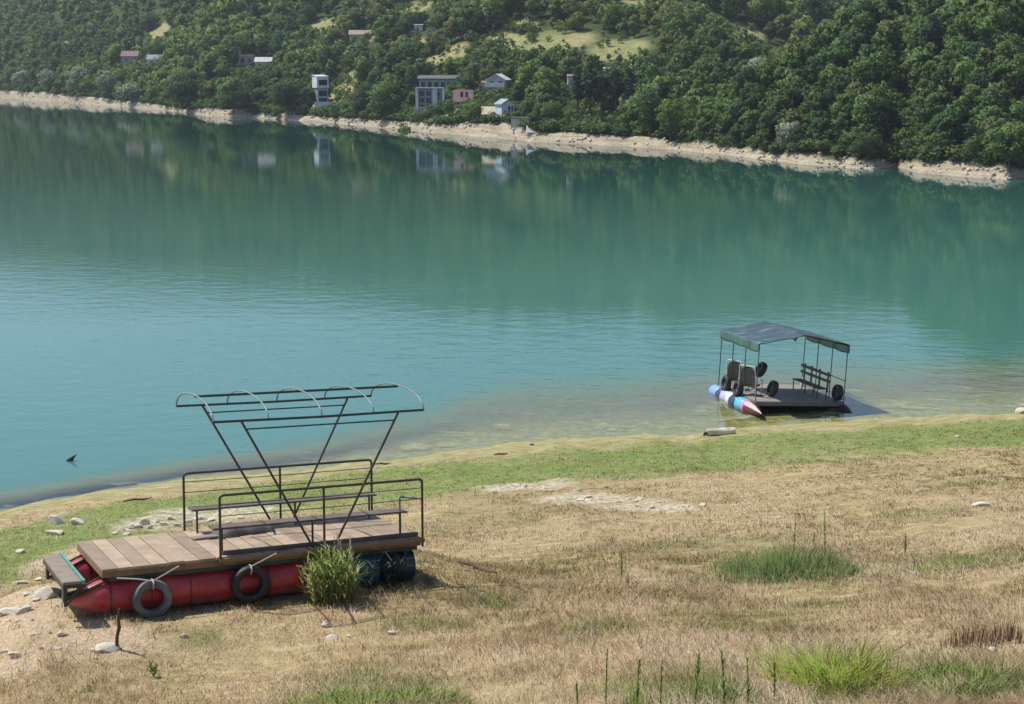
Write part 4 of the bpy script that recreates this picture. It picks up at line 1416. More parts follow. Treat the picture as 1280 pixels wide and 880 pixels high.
# ================================================================== FLOATING RAFT (far)
M['roof'] = None
def tarp_mat(green=False):
    m, ns, ls = new_mat('green_valance' if green else 'dark_tarp')
    tc = ns.new('ShaderNodeTexCoord')
    mp = ns.new('ShaderNodeMapping'); mp.inputs['Scale'].default_value = (.55, 1.6, 1)
    ls.new(tc.outputs['Object'], mp.inputs[0])
    f = noise(ns, ls, mp.outputs[0], 1.6, 5, .6)
    col = ramp(ns, ls, f, [(.34, (.035, .065, .075)), (.54, (.06, .10, .115)), (.63, (.13, .185, .195)), (.72, (.27, .34, .34))])  # palest stops paint glossy highlight streaks into the tarp colour
    if green: col = ramp(ns, ls, f, [(.35, (.045, .105, .09)), (.65, (.10, .19, .165))])
    p = N(ns, 'ShaderNodeBsdfPrincipled', Roughness=.36)
    p.inputs['Specular IOR Level'].default_value = 1.0
    ls.new(col, p.inputs['Base Color'])
    bp = N(ns, 'ShaderNodeBump', Strength=.5, Distance=.05)
    ls.new(noise(ns, ls, tc.outputs['Object'], 3.5, 4, .6), bp.inputs['Height']); ls.new(bp.outputs[0], p.inputs['Normal'])
    tr = N(ns, 'ShaderNodeBsdfTranslucent'); tr.inputs[0].default_value = (.05, .20, .16, 1)
    ms = N(ns, 'ShaderNodeMixShader'); ms.inputs[0].default_value = .22
    ls.new(p.outputs[0], ms.inputs[1]); ls.new(tr.outputs[0], ms.inputs[2])
    o = ns.new('ShaderNodeOutputMaterial'); ls.new(ms.outputs[0], o.inputs[0])
    return m


M['tarp'] = tarp_mat()
M['valance'] = tarp_mat(True)
M['far_deck'] = solid('dark_wet_deck', (.17, .16, .155), .7, var=.3, scale=2.5, tint=.3)
M['pale_deck'] = solid('bleached_deck', (.27, .245, .22), .8, var=.25, scale=3, tint=.3)
M['pipe'] = solid('green_grey_pipe', (.045, .07, .06), .5, var=.3, scale=6)
M['white_pipe'] = solid('white_pipe', (.68, .66, .60), .5, var=.2, scale=6)
M['wicker'] = solid('beige_woven_seat', (.20, .175, .145), .9, var=.5, scale=9, bump=.6, c2=(.06, .055, .05))
PAINT = [solid('paint_' + n, c, .4, var=.18, scale=5) for n, c in (('light_blue', (.22, .38, .80)), ('violet', (.06, .05, .16)), ('lavender', (.46, .46, .78)), ('white', (.68, .70, .74)),
         ('navy', (.02, .05, .10)), ('cyan', (.10, .46, .66)), ('pink', (.58, .22, .46)), ('cream', (.52, .45, .42)), ('maroon', (.12, .02, .035)))]
M['under'] = solid('black_hull', (.02, .02, .022), .6, var=.3, scale=4)
PAINT.append(solid('paint_dull_maroon', (.035, .012, .02), .6, var=.3, scale=4))


def build_far_raft():
    root = empty('canopy_raft', MF, 'small raft with a dark green tarpaulin roof and painted floats, moored in the shallows', 'raft')
    W, L, HE, HV, RG = 3.91, 4.11, 2.39, 2.03, .37
    rnd = random.Random(9)
    mb = MB(); y = 0.02
    while y < L:
        mb.tint = rnd.random(); w = min(.19, L + .1 - y)
        mb.box(.02, W - .02, y, y + w - .01, -.05, rnd.uniform(-.003, .003)); y += .19
    mb.build('deck', M['pale_deck'], root, smooth=False)
    mb = MB(); mb.box(-.02, W + .02, -.06, -.0, -.17, -.012); mb.box(-.02, W + .02, L + .12, L + .18, -.17, -.012)
    mb.box(-.03, .015, .005, L + .115, -.17, -.012); mb.box(W - .015, W + .03, .005, L + .115, -.17, -.012)
    mb.build('edge_beam', M['far_deck'], root, smooth=False)
    mb = MB()
    for x in (.7, 1.9, 3.1): mb.box(x, x + .08, .005, L + .11, -.2, -.055)
    for y in (.3, 2.0, 3.7): mb.box(.1, W - .1, y, y + .08, -.26, -.205)
    mb.build('under_frame', M['under'], root, smooth=False)
    # painted floats
    seg = [(4.25, 3.45, 0), (3.45, 2.95, 1), (2.95, 2.35, 2), (2.35, 1.95, 3), (1.95, 1.30, 4), (1.30, .62, 5), (.62, .35, 6)]
    for xc, plain in ((-.10, False), (W - .02, True)):
        fl = MB(); r = .30; zc = -.34
        fl.lathe([(L + .34, 0), (L + .32, .12), (L + .24, .22), (L + .14, r - .01)], (xc, 0, zc), (0, 1, 0), 26)
        for y1, y0, mi in seg:
            fl.mi = 9 if plain else mi
            fl.lathe([(y1, r - .012), (y1 - .015, r), (y0 + .015, r), (y0, r - .012)], (xc, 0, zc), (0, 1, 0), 26)
        f = fl.build('painted_float' if not plain else 'dark_float', PAINT, root, angle=45)
        co = MB(); n = 26
        pr = [(.35, r - .012), (.1, r - .02), (-.3, .22), (-.72, .09), (-.98, .008)]
        co.lathe(pr, (xc, 0, zc), (0, 1, 0), n)
        nf = len(co.f)
        co.m = [(9 if plain else (8, 7, 8, 8, 7, 8, 8)[(i % n) * 7 // n]) for i in range(nf)]  # cream sectors paint in a highlight streak along with the beige on maroon
        co.build('nose_cone', PAINT, f, angle=60)
    # posts
    for sx in (0, W):
        for k in range(4):
            y = L * k / 3
            mb = MB(); mb.tube([(sx, y, -.15), (sx, y, HE - .02)], .021, 7); mb.build('post', M['pipe'], root, angle=60)
    # roof tarpaulin on a light frame
    fr = MB()
    for sx in (0, W):
        fr.tube([(sx, -.02, HE - .03), (sx, L + .02, HE - .03)], .02, 6)
    for y in (0, L / 3, 2 * L / 3, L):
        fr.tube([(0, y, HE - .03), (W / 2, y, HE + RG - .03), (W, y, HE - .03)], .018, 6)
    fr.tube([(W / 2, 0, HE + RG - .035), (W / 2, L, HE + RG - .035)], .018, 6)
    fr.build('roof_frame', M['pipe'], root, angle=60)
    nu, nv = 33, 25
    V = []
    for i in range(nu):
        for j in range(nv):
            u = i / (nu - 1); v = j / (nv - 1)
            x = -.05 + u * (W + .1); y = -.06 + v * (L + .12)
            z = HE + RG * (1 - abs(2 * u - 1)) - .0
            sag = math.sin(math.pi * ((v * 3) % 1)) * math.sin(math.pi * ((u * 2) % 1))
            z += -.07 * sag + (.022 * math.sin(u * 23 + v * 9) + .016 * math.sin(v * 31 - u * 6)) * (.3 + sag) + .03
            if u < .2 and j == 0: z += 0
            V.append((x, y, z))
    top = [(i * nv + j, (i + 1) * nv + j, (i + 1) * nv + j + 1, i * nv + j + 1) for i in range(nu - 1) for j in range(nv - 1)]
    mb = MB(); mb.add(V, top)
    ro = mb.build('tarpaulin', M['tarp'], root, angle=60)
    sm = ro.modifiers.new('thickness', 'SOLIDIFY'); sm.thickness = .006
    for sx, d in ((-.055, -1), (W + .055, 1)):
        V = []
        for j in range(29):
            v = j / 28; y = -.06 + v * (L + .12)
            for k in range(6):
                t = k / 5
                V.append((sx + d * (.02 * math.sin(v * 19) * t + .012 * t), y, HE + .006 - t * (HE - HV + .035 * math.sin(v * 3 * math.pi) ** 2)))
        mb = MB(); mb.add(V, [(j * 6 + k, (j + 1) * 6 + k, (j + 1) * 6 + k + 1, j * 6 + k + 1) for j in range(28) for k in range(5)])
        va = mb.build('valance', M['valance'], ro, angle=60)
        sm = va.modifiers.new('thickness', 'SOLIDIFY'); sm.thickness = .006
    mb = MB(); mb.add([(1.35, -.065, HE + .24), (1.62, -.068, HE + .29), (1.53, -.085, HE + .10), (1.47, -.07, HE + .14)], [(0, 1, 2, 3)])
    fl = mb.build('torn_flap', M['tarp'], ro); sm = fl.modifiers.new('thickness', 'SOLIDIFY'); sm.thickness = .006
    # right hand rail
    mb = MB(); mb.tube([(W, .0, .88), (W, L, .95)], .018, 7); mb.tube(rounded([(W - .02, .02, .12), (W - .45, .03, .0)], .02), .018, 6)
    mb.build('side_rail', M['pipe'], root, angle=60)


build_far_raft()


def far_things():
    W, L = 3.91, 4.11
    # bench at the right side
    e = empty('slatted_bench', local(RF, TF, (3.28, .45, .004)), 'dark slatted bench facing inwards on the right side of the canopied raft', 'bench')
    mb = MB()
    for k in range(3): mb.box(-.32 + k * .15, -.19 + k * .15, 0, 2.65, .43, .465)
    mb.build('seat', M['benchwood'], e, smooth=False)
    for x in (-.3, .1):
        for y in (.12, 1.32, 2.5):
            k = MB(); k.tube([(x, y, 0), (x, y, .43)], .025, 7); k.build('leg', M['steel'], e, angle=60)
    for y in (.15, .95, 1.75, 2.45):
        k = MB(); k.box(.14, .19, y, y + .08, .30, 1.15); k.build('back_post', M['steel'], e, smooth=False)
    k = MB()
    for z in (.72, .98): k.box(.10, .136, -.05, 2.75, z, z + .11)
    k.build('backrest', M['benchwood'], e, smooth=False)
    # two woven seats with white frames at the left side
    for y, lab in ((1.35, 'beige woven seat with a white tube frame, nearer one on the canopied raft'), (2.75, 'beige woven seat with a white tube frame, rear one on the canopied raft')):
        e = empty('woven_seat', local(RF, TF, (.62, y, .004)) @ Matrix.Rotation(.75, 4, 'Z') @ Matrix.Scale(1.02, 4), lab, 'seat', 'woven seats on the canopied raft')
        mb = MB(); mb.box(-.30, .30, 0, .62, .36, .45, .03); mb.build('seat', M['wicker'], e, smooth=False)
        V = []
        for i in range(7):
            for j in range(7):
                a, b = i / 6 * 2 - 1, j / 6
                wd = .36 * (1 - .25 * b ** 3)
                V.append((-.30 - .10 * b + .05 * (1 - a * a), .31 + a * wd, .40 + .80 * b - .08 * abs(a) ** 3 * b))
        mb = MB(); mb.add(V, [(i * 7 + j, (i + 1) * 7 + j, (i + 1) * 7 + j + 1, i * 7 + j + 1) for i in range(6) for j in range(6)])
        b = mb.build('backrest', M['wicker'], e, angle=70); sm = b.modifiers.new('thickness', 'SOLIDIFY'); sm.thickness = .05
        k = MB(); k.tube(rounded([(-.28, -.07, 0), (-.42, -.03, 1.22), (-.42, .65, 1.24), (-.28, .69, 0)], .1), .022, 8)
        k.tube(rounded([(-.34, -.08, .62), (.30, -.08, .64), (.30, -.06, 0)], .05), .024, 7); k.tube(rounded([(-.34, .70, .62), (.30, .70, .64), (.30, .68, 0)], .05), .024, 7)
        k.build('frame', M['white_pipe'], e, angle=60)
    # tyres
    rot = Matrix.Rotation(math.pi / 2, 4, 'Z')
    for p, lab, tilt in (((-.12, 1.62, .24), 'black tyre standing on the painted float, nearer one below the woven seats', .12), ((-.12, 2.95, .24), 'black tyre standing on the painted float, rear one below the woven seats', .1),
                         ((1.18, 1.05, .36), 'black tyre leaning on the nearer woven seat inside the canopied raft', .3), ((1.0, 2.0, 1.0), 'black tyre hung on the top of the woven seats', .5),
                         ((3.72, .22, .36), 'black tyre beside the right front post at the end of the slatted bench', .1)):
        e = empty('tyre', local(RF, TF, p) @ rot @ Matrix.Rotation(tilt, 4, 'X'), lab, 'tyre', 'tyres on the canopied raft')
        mb = MB(); tyre_shape(mb, .34, .24, .18); mb.build('tread', M['black_rubber'], e, angle=50)
        mb = MB(); mb.lathe([(-.03, .175), (-.03, .1), (.03, .1), (.03, .175)], (0, 0, 0), (0, 1, 0), 24, closed=True); mb.build('rim', M['rubber'], e, angle=50)
    # white bottle on the deck's far corner
    mb = MB(); mb.lathe([(0, 0), (0, .09), (.28, .09), (.34, .045), (.40, .04), (.41, 0)], (0, 0, 0), (0, 0, 1), 14)
    o = mb.build('canister', M['white_pipe']); o.matrix_world = local(RF, TF, (3.78, 3.75, .005)); tag(o, 'small white canister at the far right corner of the canopied raft', 'canister')


far_things()


# ================================================================== STONES AND DEBRIS
def stone_mesh(seed, mat=None):
    r = np.random.default_rng(seed)
    bm = bmesh.new(); bmesh.ops.create_icosphere(bm, subdivisions=3, radius=1)
    V = np.array([v.co for v in bm.verts])
    for _ in range(9):
        n = r.normal(size=3); n /= np.linalg.norm(n); d = r.uniform(.45, .8)
        t = V @ n - d
        V = V - np.where(t > 0, t * .9, 0)[:, None] * n
    V *= 1 + .06 * fbm(V[:, 0] * 2.3 + 9, V[:, 1] * 2.3 + V[:, 2] * 1.7, seed, 3)[:, None]
    for v, p in zip(bm.verts, V): v.co = p
    me = bpy.data.meshes.new('stone'); bm.to_mesh(me); bm.free()
    me.materials.append(mat or M['stone'])
    me.polygons.foreach_set('use_smooth', np.ones(len(me.polygons), bool)); me.set_sharp_from_angle(angle=R_(28))
    return me


STONES = [stone_mesh(700 + k) for k in range(7)]
_sk = 0


def stone(u, v, wpx, hpx, label=None, group=None, dep=.8, name='stone', base=True):
    global _sk
    p = G(u, v) if ground_ok(u, v) else at_z(u, v, -.02)
    s = np.linalg.norm(p - EYE) / F
    o = link(name, STONES[_sk % 7]); _sk += 1
    a, hh = wpx * s * .55, hpx * s * .62
    o.scale = (a, a * dep, hh); o.rotation_euler = (RNG.uniform(-.15, .15), RNG.uniform(-.15, .15), RNG.uniform(0, .9) - .45 + math.pi * (_sk % 2))
    o.location = (p[0], p[1] + a * dep * .5, p[2] + hh * .22)
    return tag(o, label, 'stone', group)


def ground_ok(u, v): return True


stone(70, 656, 25, 17, 'largest pale boulder on the grass by the left water edge', dep=.8)
stone(97, 656, 21, 11, 'pale boulder right of the largest boulder by the left water edge')
stone(68, 669, 27, 7, 'flat pale slab just below the largest boulder')
stone(25, 692, 12, 6, 'small flat pale stone alone in the green grass at the left edge')
stone(188, 771, 20, 9, 'pale stone lying under the grey tyre of the stranded raft')
stone(130, 815, 32, 10, 'flat pale slab at the foot of the wooden stake')
stone(229, 797, 10, 8, 'pale stone right of the stake on dry grass below the raft')
stone(405, 784, 13, 11, 'white stone standing below the reed clump')
stone(413, 800, 17, 7, 'flat white stone just below the standing white stone')
stone(437, 797, 9, 5, 'little white stone right of the pair below the reed clump')
stone(490, 793, 14, 6, 'small white stone below the right end of the stranded raft')
stone(10, 768, 26, 9, 'grey slab at the left edge level with the raft nose')
stone(30, 766, 22, 9, 'broken grey slab beside the slab at the left edge')
stone(60, 748, 34, 16, 'wide pale slab left of the raft nose on the bare soil')
stone(20, 822, 20, 9, 'dark brown stone on the bare soil at the lower left')
stone(78, 795, 14, 8, 'small dark stone on the bare soil below the raft nose')
stone(1228, 633, 21, 6, 'flat white stone alone on the dry grass at the right')
stone(879, 634, 9, 6, 'white pebble at the right tip of the pale gravel patch')
stone(1277, 517, 12, 10, 'pale rock at the water edge on the right margin')
stone(1241, 815, 14, 6, 'white stone in the weeds at the lower right')
stone(1196, 547, 8, 4, 'tiny pale stone on the green strip right of the canopied raft')
stone(60, 742, 16, 7, 'small pale stone at the back of the wide pale slab')
for k, (u, v, w, h) in enumerate([(150, 664, 10, 6), (163, 661, 9, 7), (172, 660, 11, 7), (180, 656, 12, 10), (188, 661, 9, 6), (196, 654, 10, 7), (205, 657, 12, 7), (214, 650, 11, 7), (222, 658, 9, 5), (144, 668, 7, 4), (158, 669, 9, 4),
                                  (235, 654, 10, 6), (247, 650, 11, 6), (262, 652, 12, 6), (270, 645, 9, 5), (300, 648, 10, 5), (285, 655, 9, 5)]):
    stone(u, v, w, h, 'small pale stone in the row of rubble behind the stranded raft', 'rubble stones behind the stranded raft')
for k in range(18):
    a = RNG.uniform(0, 1)
    u = 620 + a * 240 + RNG.normal() * 8; v = 606 + a * 30 + RNG.normal() * 4
    stone(u, v, RNG.uniform(5, 11), RNG.uniform(2.5, 5), 'small white stone of the pale gravel patch in the middle of the bank', 'white stones of the gravel patch')
for k in range(13):
    u, v = RNG.uniform(0, 120), RNG.uniform(775, 830)
    stone(u, v, RNG.uniform(5, 14), RNG.uniform(3, 6), 'small pale stone scattered on the bare soil at the lower left', 'stones on the bare soil')
for k in range(10):
    u, v = RNG.uniform(0, 90), RNG.uniform(725, 760)
    stone(u, v, RNG.uniform(6, 18), RNG.uniform(3, 6), 'pale slab on the bare soil left of the raft nose', 'slabs left of the raft nose')

# pale hollow log at the water edge
p = G(901, 544)
e = empty('hollow_log', Matrix.Translation(Vector(p) + Vector((0, 0, .13))) @ Matrix.Rotation(.12, 4, 'Z'), 'short pale log with a dark rotten end at the edge of the shallows', 'log')
mb = MB(); mb.lathe([(-.55, .02), (-.55, .10), (-.53, .15), (-.2, .14), (.1, .155), (.4, .14), (.56, .12), (.58, 0)], (0, 0, 0), (1, 0, .03), 16); 
for i, V_ in enumerate(mb.v):
    mb.v[i] = V_ * (1 + .22 * fbm(V_[:, 0] * 6 + 3, V_[:, 1] * 9 + V_[:, 2] * 7, 401, 3))[:, None] * np.array([1, 1, 1])
mb.build('log', M['stone'], e, angle=50)
mb = MB(); mb.lathe([(-.575, 0), (-.575, .085), (-.552, .09)], (0, 0, 0), (1, 0, .03), 12)
mb.tube([(-.5, .02, .02), (-.62, .05, -.06), (-.66, .02, -.13)], [.07, .06, .03], 7); mb.build('rotten_end', M['fin'], e, angle=50)
mb = MB(); mb.tube([(.18, 0, .12), (.2, .01, .34)], .018, 6); mb.build('branch_stub', M['stone'], e, angle=50)

# wooden stake
p = G(146, 811)
e = MB(); s_ = np.linalg.norm(p - EYE) / F
e.tube([(0, 0, -.15), (.0, 0, 0), (.012, 0, .17), (.045, .01, .30), (.04, .01, .44), (.058, .01, .56)], [.026, .025, .023, .026, .019, .012], 8)
o = e.build('wooden_stake', M['wood_dark'], loc=Vector(p)); tag(o, 'crooked wooden stake driven into the dry grass in front of the raft nose', 'stake')
# black branch tip out in the water
p = at_z(90, 576, 0)
mb = MB(); mb.tube([(-.16, 0, -.2), (-.10, 0, -.02), (.0, 0, .09), (.09, 0, .17), (.20, 0, .24)], [.13, .12, .075, .04, .008], 8)
o = mb.build('branch_tip', M['fin'], loc=Vector(p)); tag(o, 'black curved branch tip sticking out of the water near the left shore', 'branch')
# driftwood along the water line, plus a stick added as a canopy bar's shadow
for k, (u, v, l, a, lab) in enumerate([(172, 626, .9, .35, 'dark driftwood stick on the brown shore left of the raft'), (626, 569, .5, .2, 'dark driftwood stick on the sandy edge of the shallows in the middle'),
                                       (478, 581, .55, .05, 'dark plank end on the shore behind the raft railing'), (595, 712, .9, -.75, 'thin dark stick standing in for a canopy bar shadow right of the raft'), (665, 557, .16, .3, 'small black lump at the edge of the shallows')]):
    p = G(u, v)
    mb = MB(); mb.tube([(-l / 2, 0, .03), (-l * .1, .03, .05), (l * .2, -.02, .04), (l / 2, .03, .05)], [.02, .035, .03, .012], 7)
    o = mb.build('driftwood', M['wood_dark'], loc=Vector(p)); o.rotation_euler = (0, 0, a); tag(o, lab, 'driftwood')


# ================================================================== GRASS AND WEEDS
def blades(P, h, w, lean, head, curl=.5, twist=None, rng=RNG):
    """P (n,3) roots; returns verts, quads, tris of tapering curved blades"""
    n = len(P)
    d = np.stack([np.cos(head), np.sin(head), np.zeros(n)], 1)
    sd = rng.uniform(0, 2 * math.pi, n) if twist is None else twist
    s = np.stack([np.cos(sd), np.sin(sd), np.zeros(n)], 1) * (w / 2)[:, None]
    up = np.array([0, 0, 1.0])
    c1 = P + up * (h * .55)[:, None] + d * (h * lean * .35)[:, None]
    c2 = P + up * (h * (1 - .35 * np.minimum(lean, 2) * curl))[:, None] + d * (h * lean)[:, None]
    V = np.stack([P - s - up * .02, P + s - up * .02, c1 - s * .8, c1 + s * .8, c2], 1).reshape(-1, 3)
    nn = np.stack([d[:, 0] * .25, d[:, 1] * .25, np.ones(n)], 1) + rng.normal(size=(n, 3)) * .22
    CN[0] = np.repeat(nn / np.linalg.norm(nn, axis=1)[:, None], 5, axis=0)
    b = np.arange(n)[:, None] * 5
    return V, b + np.array([[0, 1, 3, 2]]), b + np.array([[2, 3, 4]])


def grass_mats():
    M['dry_grass'] = blade_mat('dry_grass_blades', [(0, (.22, .20, .085)), (.22, (.35, .275, .14)), (.5, (.52, .385, .25)), (.75, (.65, .495, .345)), (1, (.82, .69, .50))])
    M['green_grass'] = blade_mat('green_grass_blades', [(0, (.13, .20, .045)), (.5, (.20, .28, .07)), (1, (.32, .36, .12))])
    M['reed'] = blade_mat('reed_blades', [(0, (.52, .42, .24)), (.3, (.62, .58, .29)), (.55, (.50, .54, .21)), (1, (.37, .48, .15))])
    M['blue_reed'] = blade_mat('bluish_reed_blades', [(0, (.42, .33, .18)), (.2, (.24, .28, .11)), (1, (.16, .27, .10))])
    M['bright_grass'] = blade_mat('bright_grass_blades', [(0, (.52, .40, .20)), (.22, (.52, .47, .16)), (.5, (.34, .44, .075)), (1, (.26, .42, .06))])
    M['weed'] = blade_mat('weed_leaves', [(0, (.13, .18, .058)), (.6, (.26, .345, .10)), (1, (.44, .48, .17))])
    M['dock'] = blade_mat('brown_dock', [(0, (.13, .075, .05)), (1, (.27, .17, .11))])


grass_mats()


def scatter_bank(n, y0, y1, power, margin=1.15):
    y = y0 * (y1 / y0) ** (RNG.uniform(0, 1, n) ** power)
    x = RNG.uniform(-1, 1, n) * (.356 * margin * y + .6)
    return x, y


RAFT_BOX = lambda x, y: (((x - TN[0]) * RN[0, 0] + (y - TN[1]) * RN[1, 0] > -.1) & ((x - TN[0]) * RN[0, 0] + (y - TN[1]) * RN[1, 0] < 4.8) &
                         ((x - TN[0]) * RN[0, 1] + (y - TN[1]) * RN[1, 1] > .02) & ((x - TN[0]) * RN[0, 1] + (y - TN[1]) * RN[1, 1] < 2.2))


def sample_attr(x, y):
    """colour zones of the ground, read back from its own mesh (nearest grid vertex)"""
    me = bpy.data.objects['lakeshore_ground'].data
    n = len(me.vertices); co = np.empty(n * 3, np.float32); me.vertices.foreach_get('co', co); co = co.reshape(-1, 3)
    A = {}
    cell = {}
    ix = np.round((co[:, 0] + 60) / .2).astype(int); iy = np.round((co[:, 1] + 30) / .2).astype(int)
    ok = (ix >= 0) & (ix < 600) & (iy >= 0) & (iy < 520)
    for k in ('green', 'gravel', 'dirt', 'weeds', 'land'):
        a = np.empty(n, np.float32); me.attributes[k].data.foreach_get('value', a)
        g = np.zeros((600, 520), np.float32); g[ix[ok], iy[ok]] = a[ok]
        A[k] = g[np.clip(np.round((x + 60) / .2).astype(int), 0, 599), np.clip(np.round((y + 30) / .2).astype(int), 0, 519)]
    return A


def dry_grass():
    x, y = scatter_bank(95000, 7.6, 50, 1.1)
    t = shore_y(x) - y
    A = sample_attr(x, y)
    dens = sstep(2.2, 5, t) * (1 - .85 * A['green']) * (1 - .95 * A['gravel']) * (1 - .85 * A['dirt']) * np.clip(.8 + 1.0 * fbm(x * .45, y * .45, 201, 3), .3, 1)
    k = (RNG.uniform(size=len(x)) < dens) & ~RAFT_BOX(x, y)
    x, y = x[k], y[k]
    nb = 6
    cx, cy = np.repeat(x, nb), np.repeat(y, nb)
    cx = cx + RNG.normal(size=len(cx)) * .05; cy = cy + RNG.normal(size=len(cx)) * .05
    z = ground_h(cx, cy)
    n = len(cx)
    low_ = sstep(17, 30, cy)
    patch = fbm(cx * .6, cy * .6, 211, 3)
    h = (.04 + .11 * RNG.uniform(0, 1, n) ** 1.8) * np.clip(.85 + 1.0 * fbm(cx * .9, cy * .9, 213, 3), .3, 1.7) * np.clip(1.35 - cy * .02, .62, 1.15)
    lean = RNG.uniform(.4, 2.1, n)
    head = RNG.uniform(0, 6.28, n) * .55 + 1.2 * vnoise(cx * .7, cy * .7, 221)
    w = .0042 * np.maximum(1, cy / 11) * RNG.uniform(.7, 1.4, n)
    V, Q, T = blades(np.stack([cx, cy, z], 1), h, w, lean, head)
    tone = np.clip(.55 + .45 * patch + .45 * fbm(cx * .16, cy * .22, 215, 2) + .35 * fbm(cx * .9, cy * 1.6, 217, 3) + .22 * fbm(cx * 3, cy * 3, 231, 2) + RNG.normal(size=n) * .16 - .04 * low_, 0, 1)
    me = np_mesh('dry_grass', V, [Q, T], M['dry_grass'], {'tint': np.repeat(tone, 5)}, normals=CN[0])
    tag(link('dry_grass', me), 'short dry straw coloured grass covering the bank', 'grass', kind='stuff')


def green_grass():
    x, y = scatter_bank(60000, 8, 58, .9, 1.1)
    A = sample_attr(x, y)
    dens = np.clip(A['green'] * 1.1 + .55 * A['weeds'] + .03, 0, 1) * (1 - A['gravel']) * sstep(.6, 1.5, shore_y(x) - y)
    k = (RNG.uniform(size=len(x)) < dens) & ~RAFT_BOX(x, y)
    x, y, wd = x[k], y[k], A['weeds'][k]
    nb = 4
    cx = np.repeat(x, nb) + RNG.normal(size=len(x) * nb) * .05; cy = np.repeat(y, nb) + RNG.normal(size=len(x) * nb) * .05
    wd = np.repeat(wd, nb); n = len(cx)
    h = (.02 + .035 * RNG.uniform(0, 1, n)) * (1 + 1.9 * wd)
    w = .005 * np.maximum(1, cy / 14)
    V, Q, T = blades(np.stack([cx, cy, ground_h(cx, cy)], 1), h, w, RNG.uniform(.2, 1.2, n), RNG.uniform(0, 6.28, n))
    tone = np.clip(.5 + .4 * fbm(cx * .8, cy * .8, 241, 3) + RNG.normal(size=n) * .18, 0, 1)
    me = np_mesh('green_grass', V, [Q, T], M['green_grass'], {'tint': np.repeat(tone, 5)}, normals=CN[0])
    tag(link('green_grass', me), 'short green grass along the shore and in damp patches', 'grass', kind='stuff')


dry_grass()
green_grass()


def clump(name, u, v, rx_px, ry_m, n, h0, h1, w, lean, mat, label, cat, lo=.0, hi=1.0, seed=1, falloff=1.0, group=None):
    """a tuft of blades around the ground point seen at (u, v)"""
    r = np.random.default_rng(seed)
    p = G(u, v)
    s = np.linalg.norm(p - EYE) / F
    rx = rx_px * s
    a = r.uniform(0, 6.28, n); q = r.uniform(0, 1, n) ** .6
    x = p[0] + rx * q * np.cos(a); y = p[1] + ry_m * q * np.sin(a)
    nz = fbm(x * 2.4 + seed, y * 2.4, seed, 2)
    h = 1.2 * r.uniform(h0, h1, n) * (1 - .55 * q ** 2 * falloff) * (1 + .9 * nz)
    P = np.stack([x, y, ground_h(x, y)], 1) - np.array([0, 0, .02])
    loc = p.copy()
    V, Q, T = blades(P - loc, np.maximum(h, .03), np.full(n, w) * r.uniform(.6, 1.3, n), r.uniform(lean[0], lean[1], n), a + r.normal(size=n) * .9, rng=r)
    t = np.clip(lo + (hi - lo) * np.clip(r.uniform(0, 1, n) * .7 + .3 * (1 - q) + .25 * nz, 0, 1), 0, 1)
    o = link(name, np_mesh(name, V, [Q, T], mat, {'tint': np.repeat(t, 5)}, normals=CN[0]), loc=Vector(loc))
    return tag(o, label, cat, group)


clump('reed_patch', 985, 718, 88, 1.0, 2400, .18, .46, .012, (.1, .6), M['blue_reed'], 'low wide patch of bluish green reeds in the dry grass right of centre', 'reeds', .1, 1, 11)
clump('reed_patch', 905, 716, 22, .4, 130, .14, .30, .012, (.1, .6), M['blue_reed'], 'small loose tuft at the left end of the wide reed patch', 'reeds', .1, 1, 12)
clump('bright_grass', 1045, 862, 72, .75, 2600, .10, .42, .012, (.3, 1.3), M['bright_grass'], 'bright yellow green grass clump at the lower right', 'grass clump', 0, .95, 13, .5)
clump('bright_grass', 990, 862, 36, .5, 420, .12, .25, .009, (.4, 1.2), M['dry_grass'], 'straw yellow tuft on the left side of the bright green clump', 'grass clump', .4, 1, 14)
clump('weed_patch', 1185, 866, 110, .95, 3600, .08, .28, .011, (.3, 1.3), M['weed'], 'broad patch of mid green weeds in the lower right corner', 'weeds', .1, 1, 15)
clump('weed_patch', 455, 890, 130, .85, 3200, .06, .20, .012, (.4, 1.4), M['weed'], 'broad patch of yellowish green weeds at the bottom left of centre', 'weeds', .35, 1, 16)
clump('weed_patch', 798, 890, 22, .2, 160, .18, .36, .009, (.05, .3), M['weed'], 'narrow upright green tuft around a bushy stalk in the bottom row', 'weeds', 0, .8, 24)
clump('weed_patch', 885, 872, 40, .35, 420, .14, .34, .008, (.05, .4), M['weed'], 'upright dark green tuft left of the bright grass clump', 'weeds', 0, .6, 25)
clump('weed_patch', 890, 888, 80, .6, 700, .08, .26, .009, (.1, .7), M['weed'], 'dark green weed patch at the bottom right of centre', 'weeds', 0, .7, 17)
clump('weed_patch', 1060, 893, 120, .5, 800, .06, .18, .010, (.3, 1.2), M['weed'], 'mixed green weeds along the bottom edge below the bright clump', 'weeds', 0, .8, 18)
clump('dry_tuft', 740, 790, 48, .4, 700, .06, .17, .007, (.2, .9), M['weed'], 'thin greenish tuft in the dry grass at the middle of the foreground', 'grass tuft', .3, 1, 19)
clump('dry_tuft', 612, 755, 38, .4, 620, .06, .15, .007, (.2, .9), M['weed'], 'thin greenish tuft in the dry grass right of the stranded raft', 'grass tuft', .3, 1, 20)
clump('dry_tuft', 1210, 708, 95, .45, 1100, .05, .15, .008, (.2, 1), M['weed'], 'long thin greenish streak of grass right of the reed patch', 'grass tuft', .3, 1, 21)
clump('brown_dock', 1215, 808, 38, .35, 260, .12, .30, .010, (.05, .35), M['dock'], 'dark red brown dock stalks in a row above the lower right weeds', 'dock', 0, 1, 22)
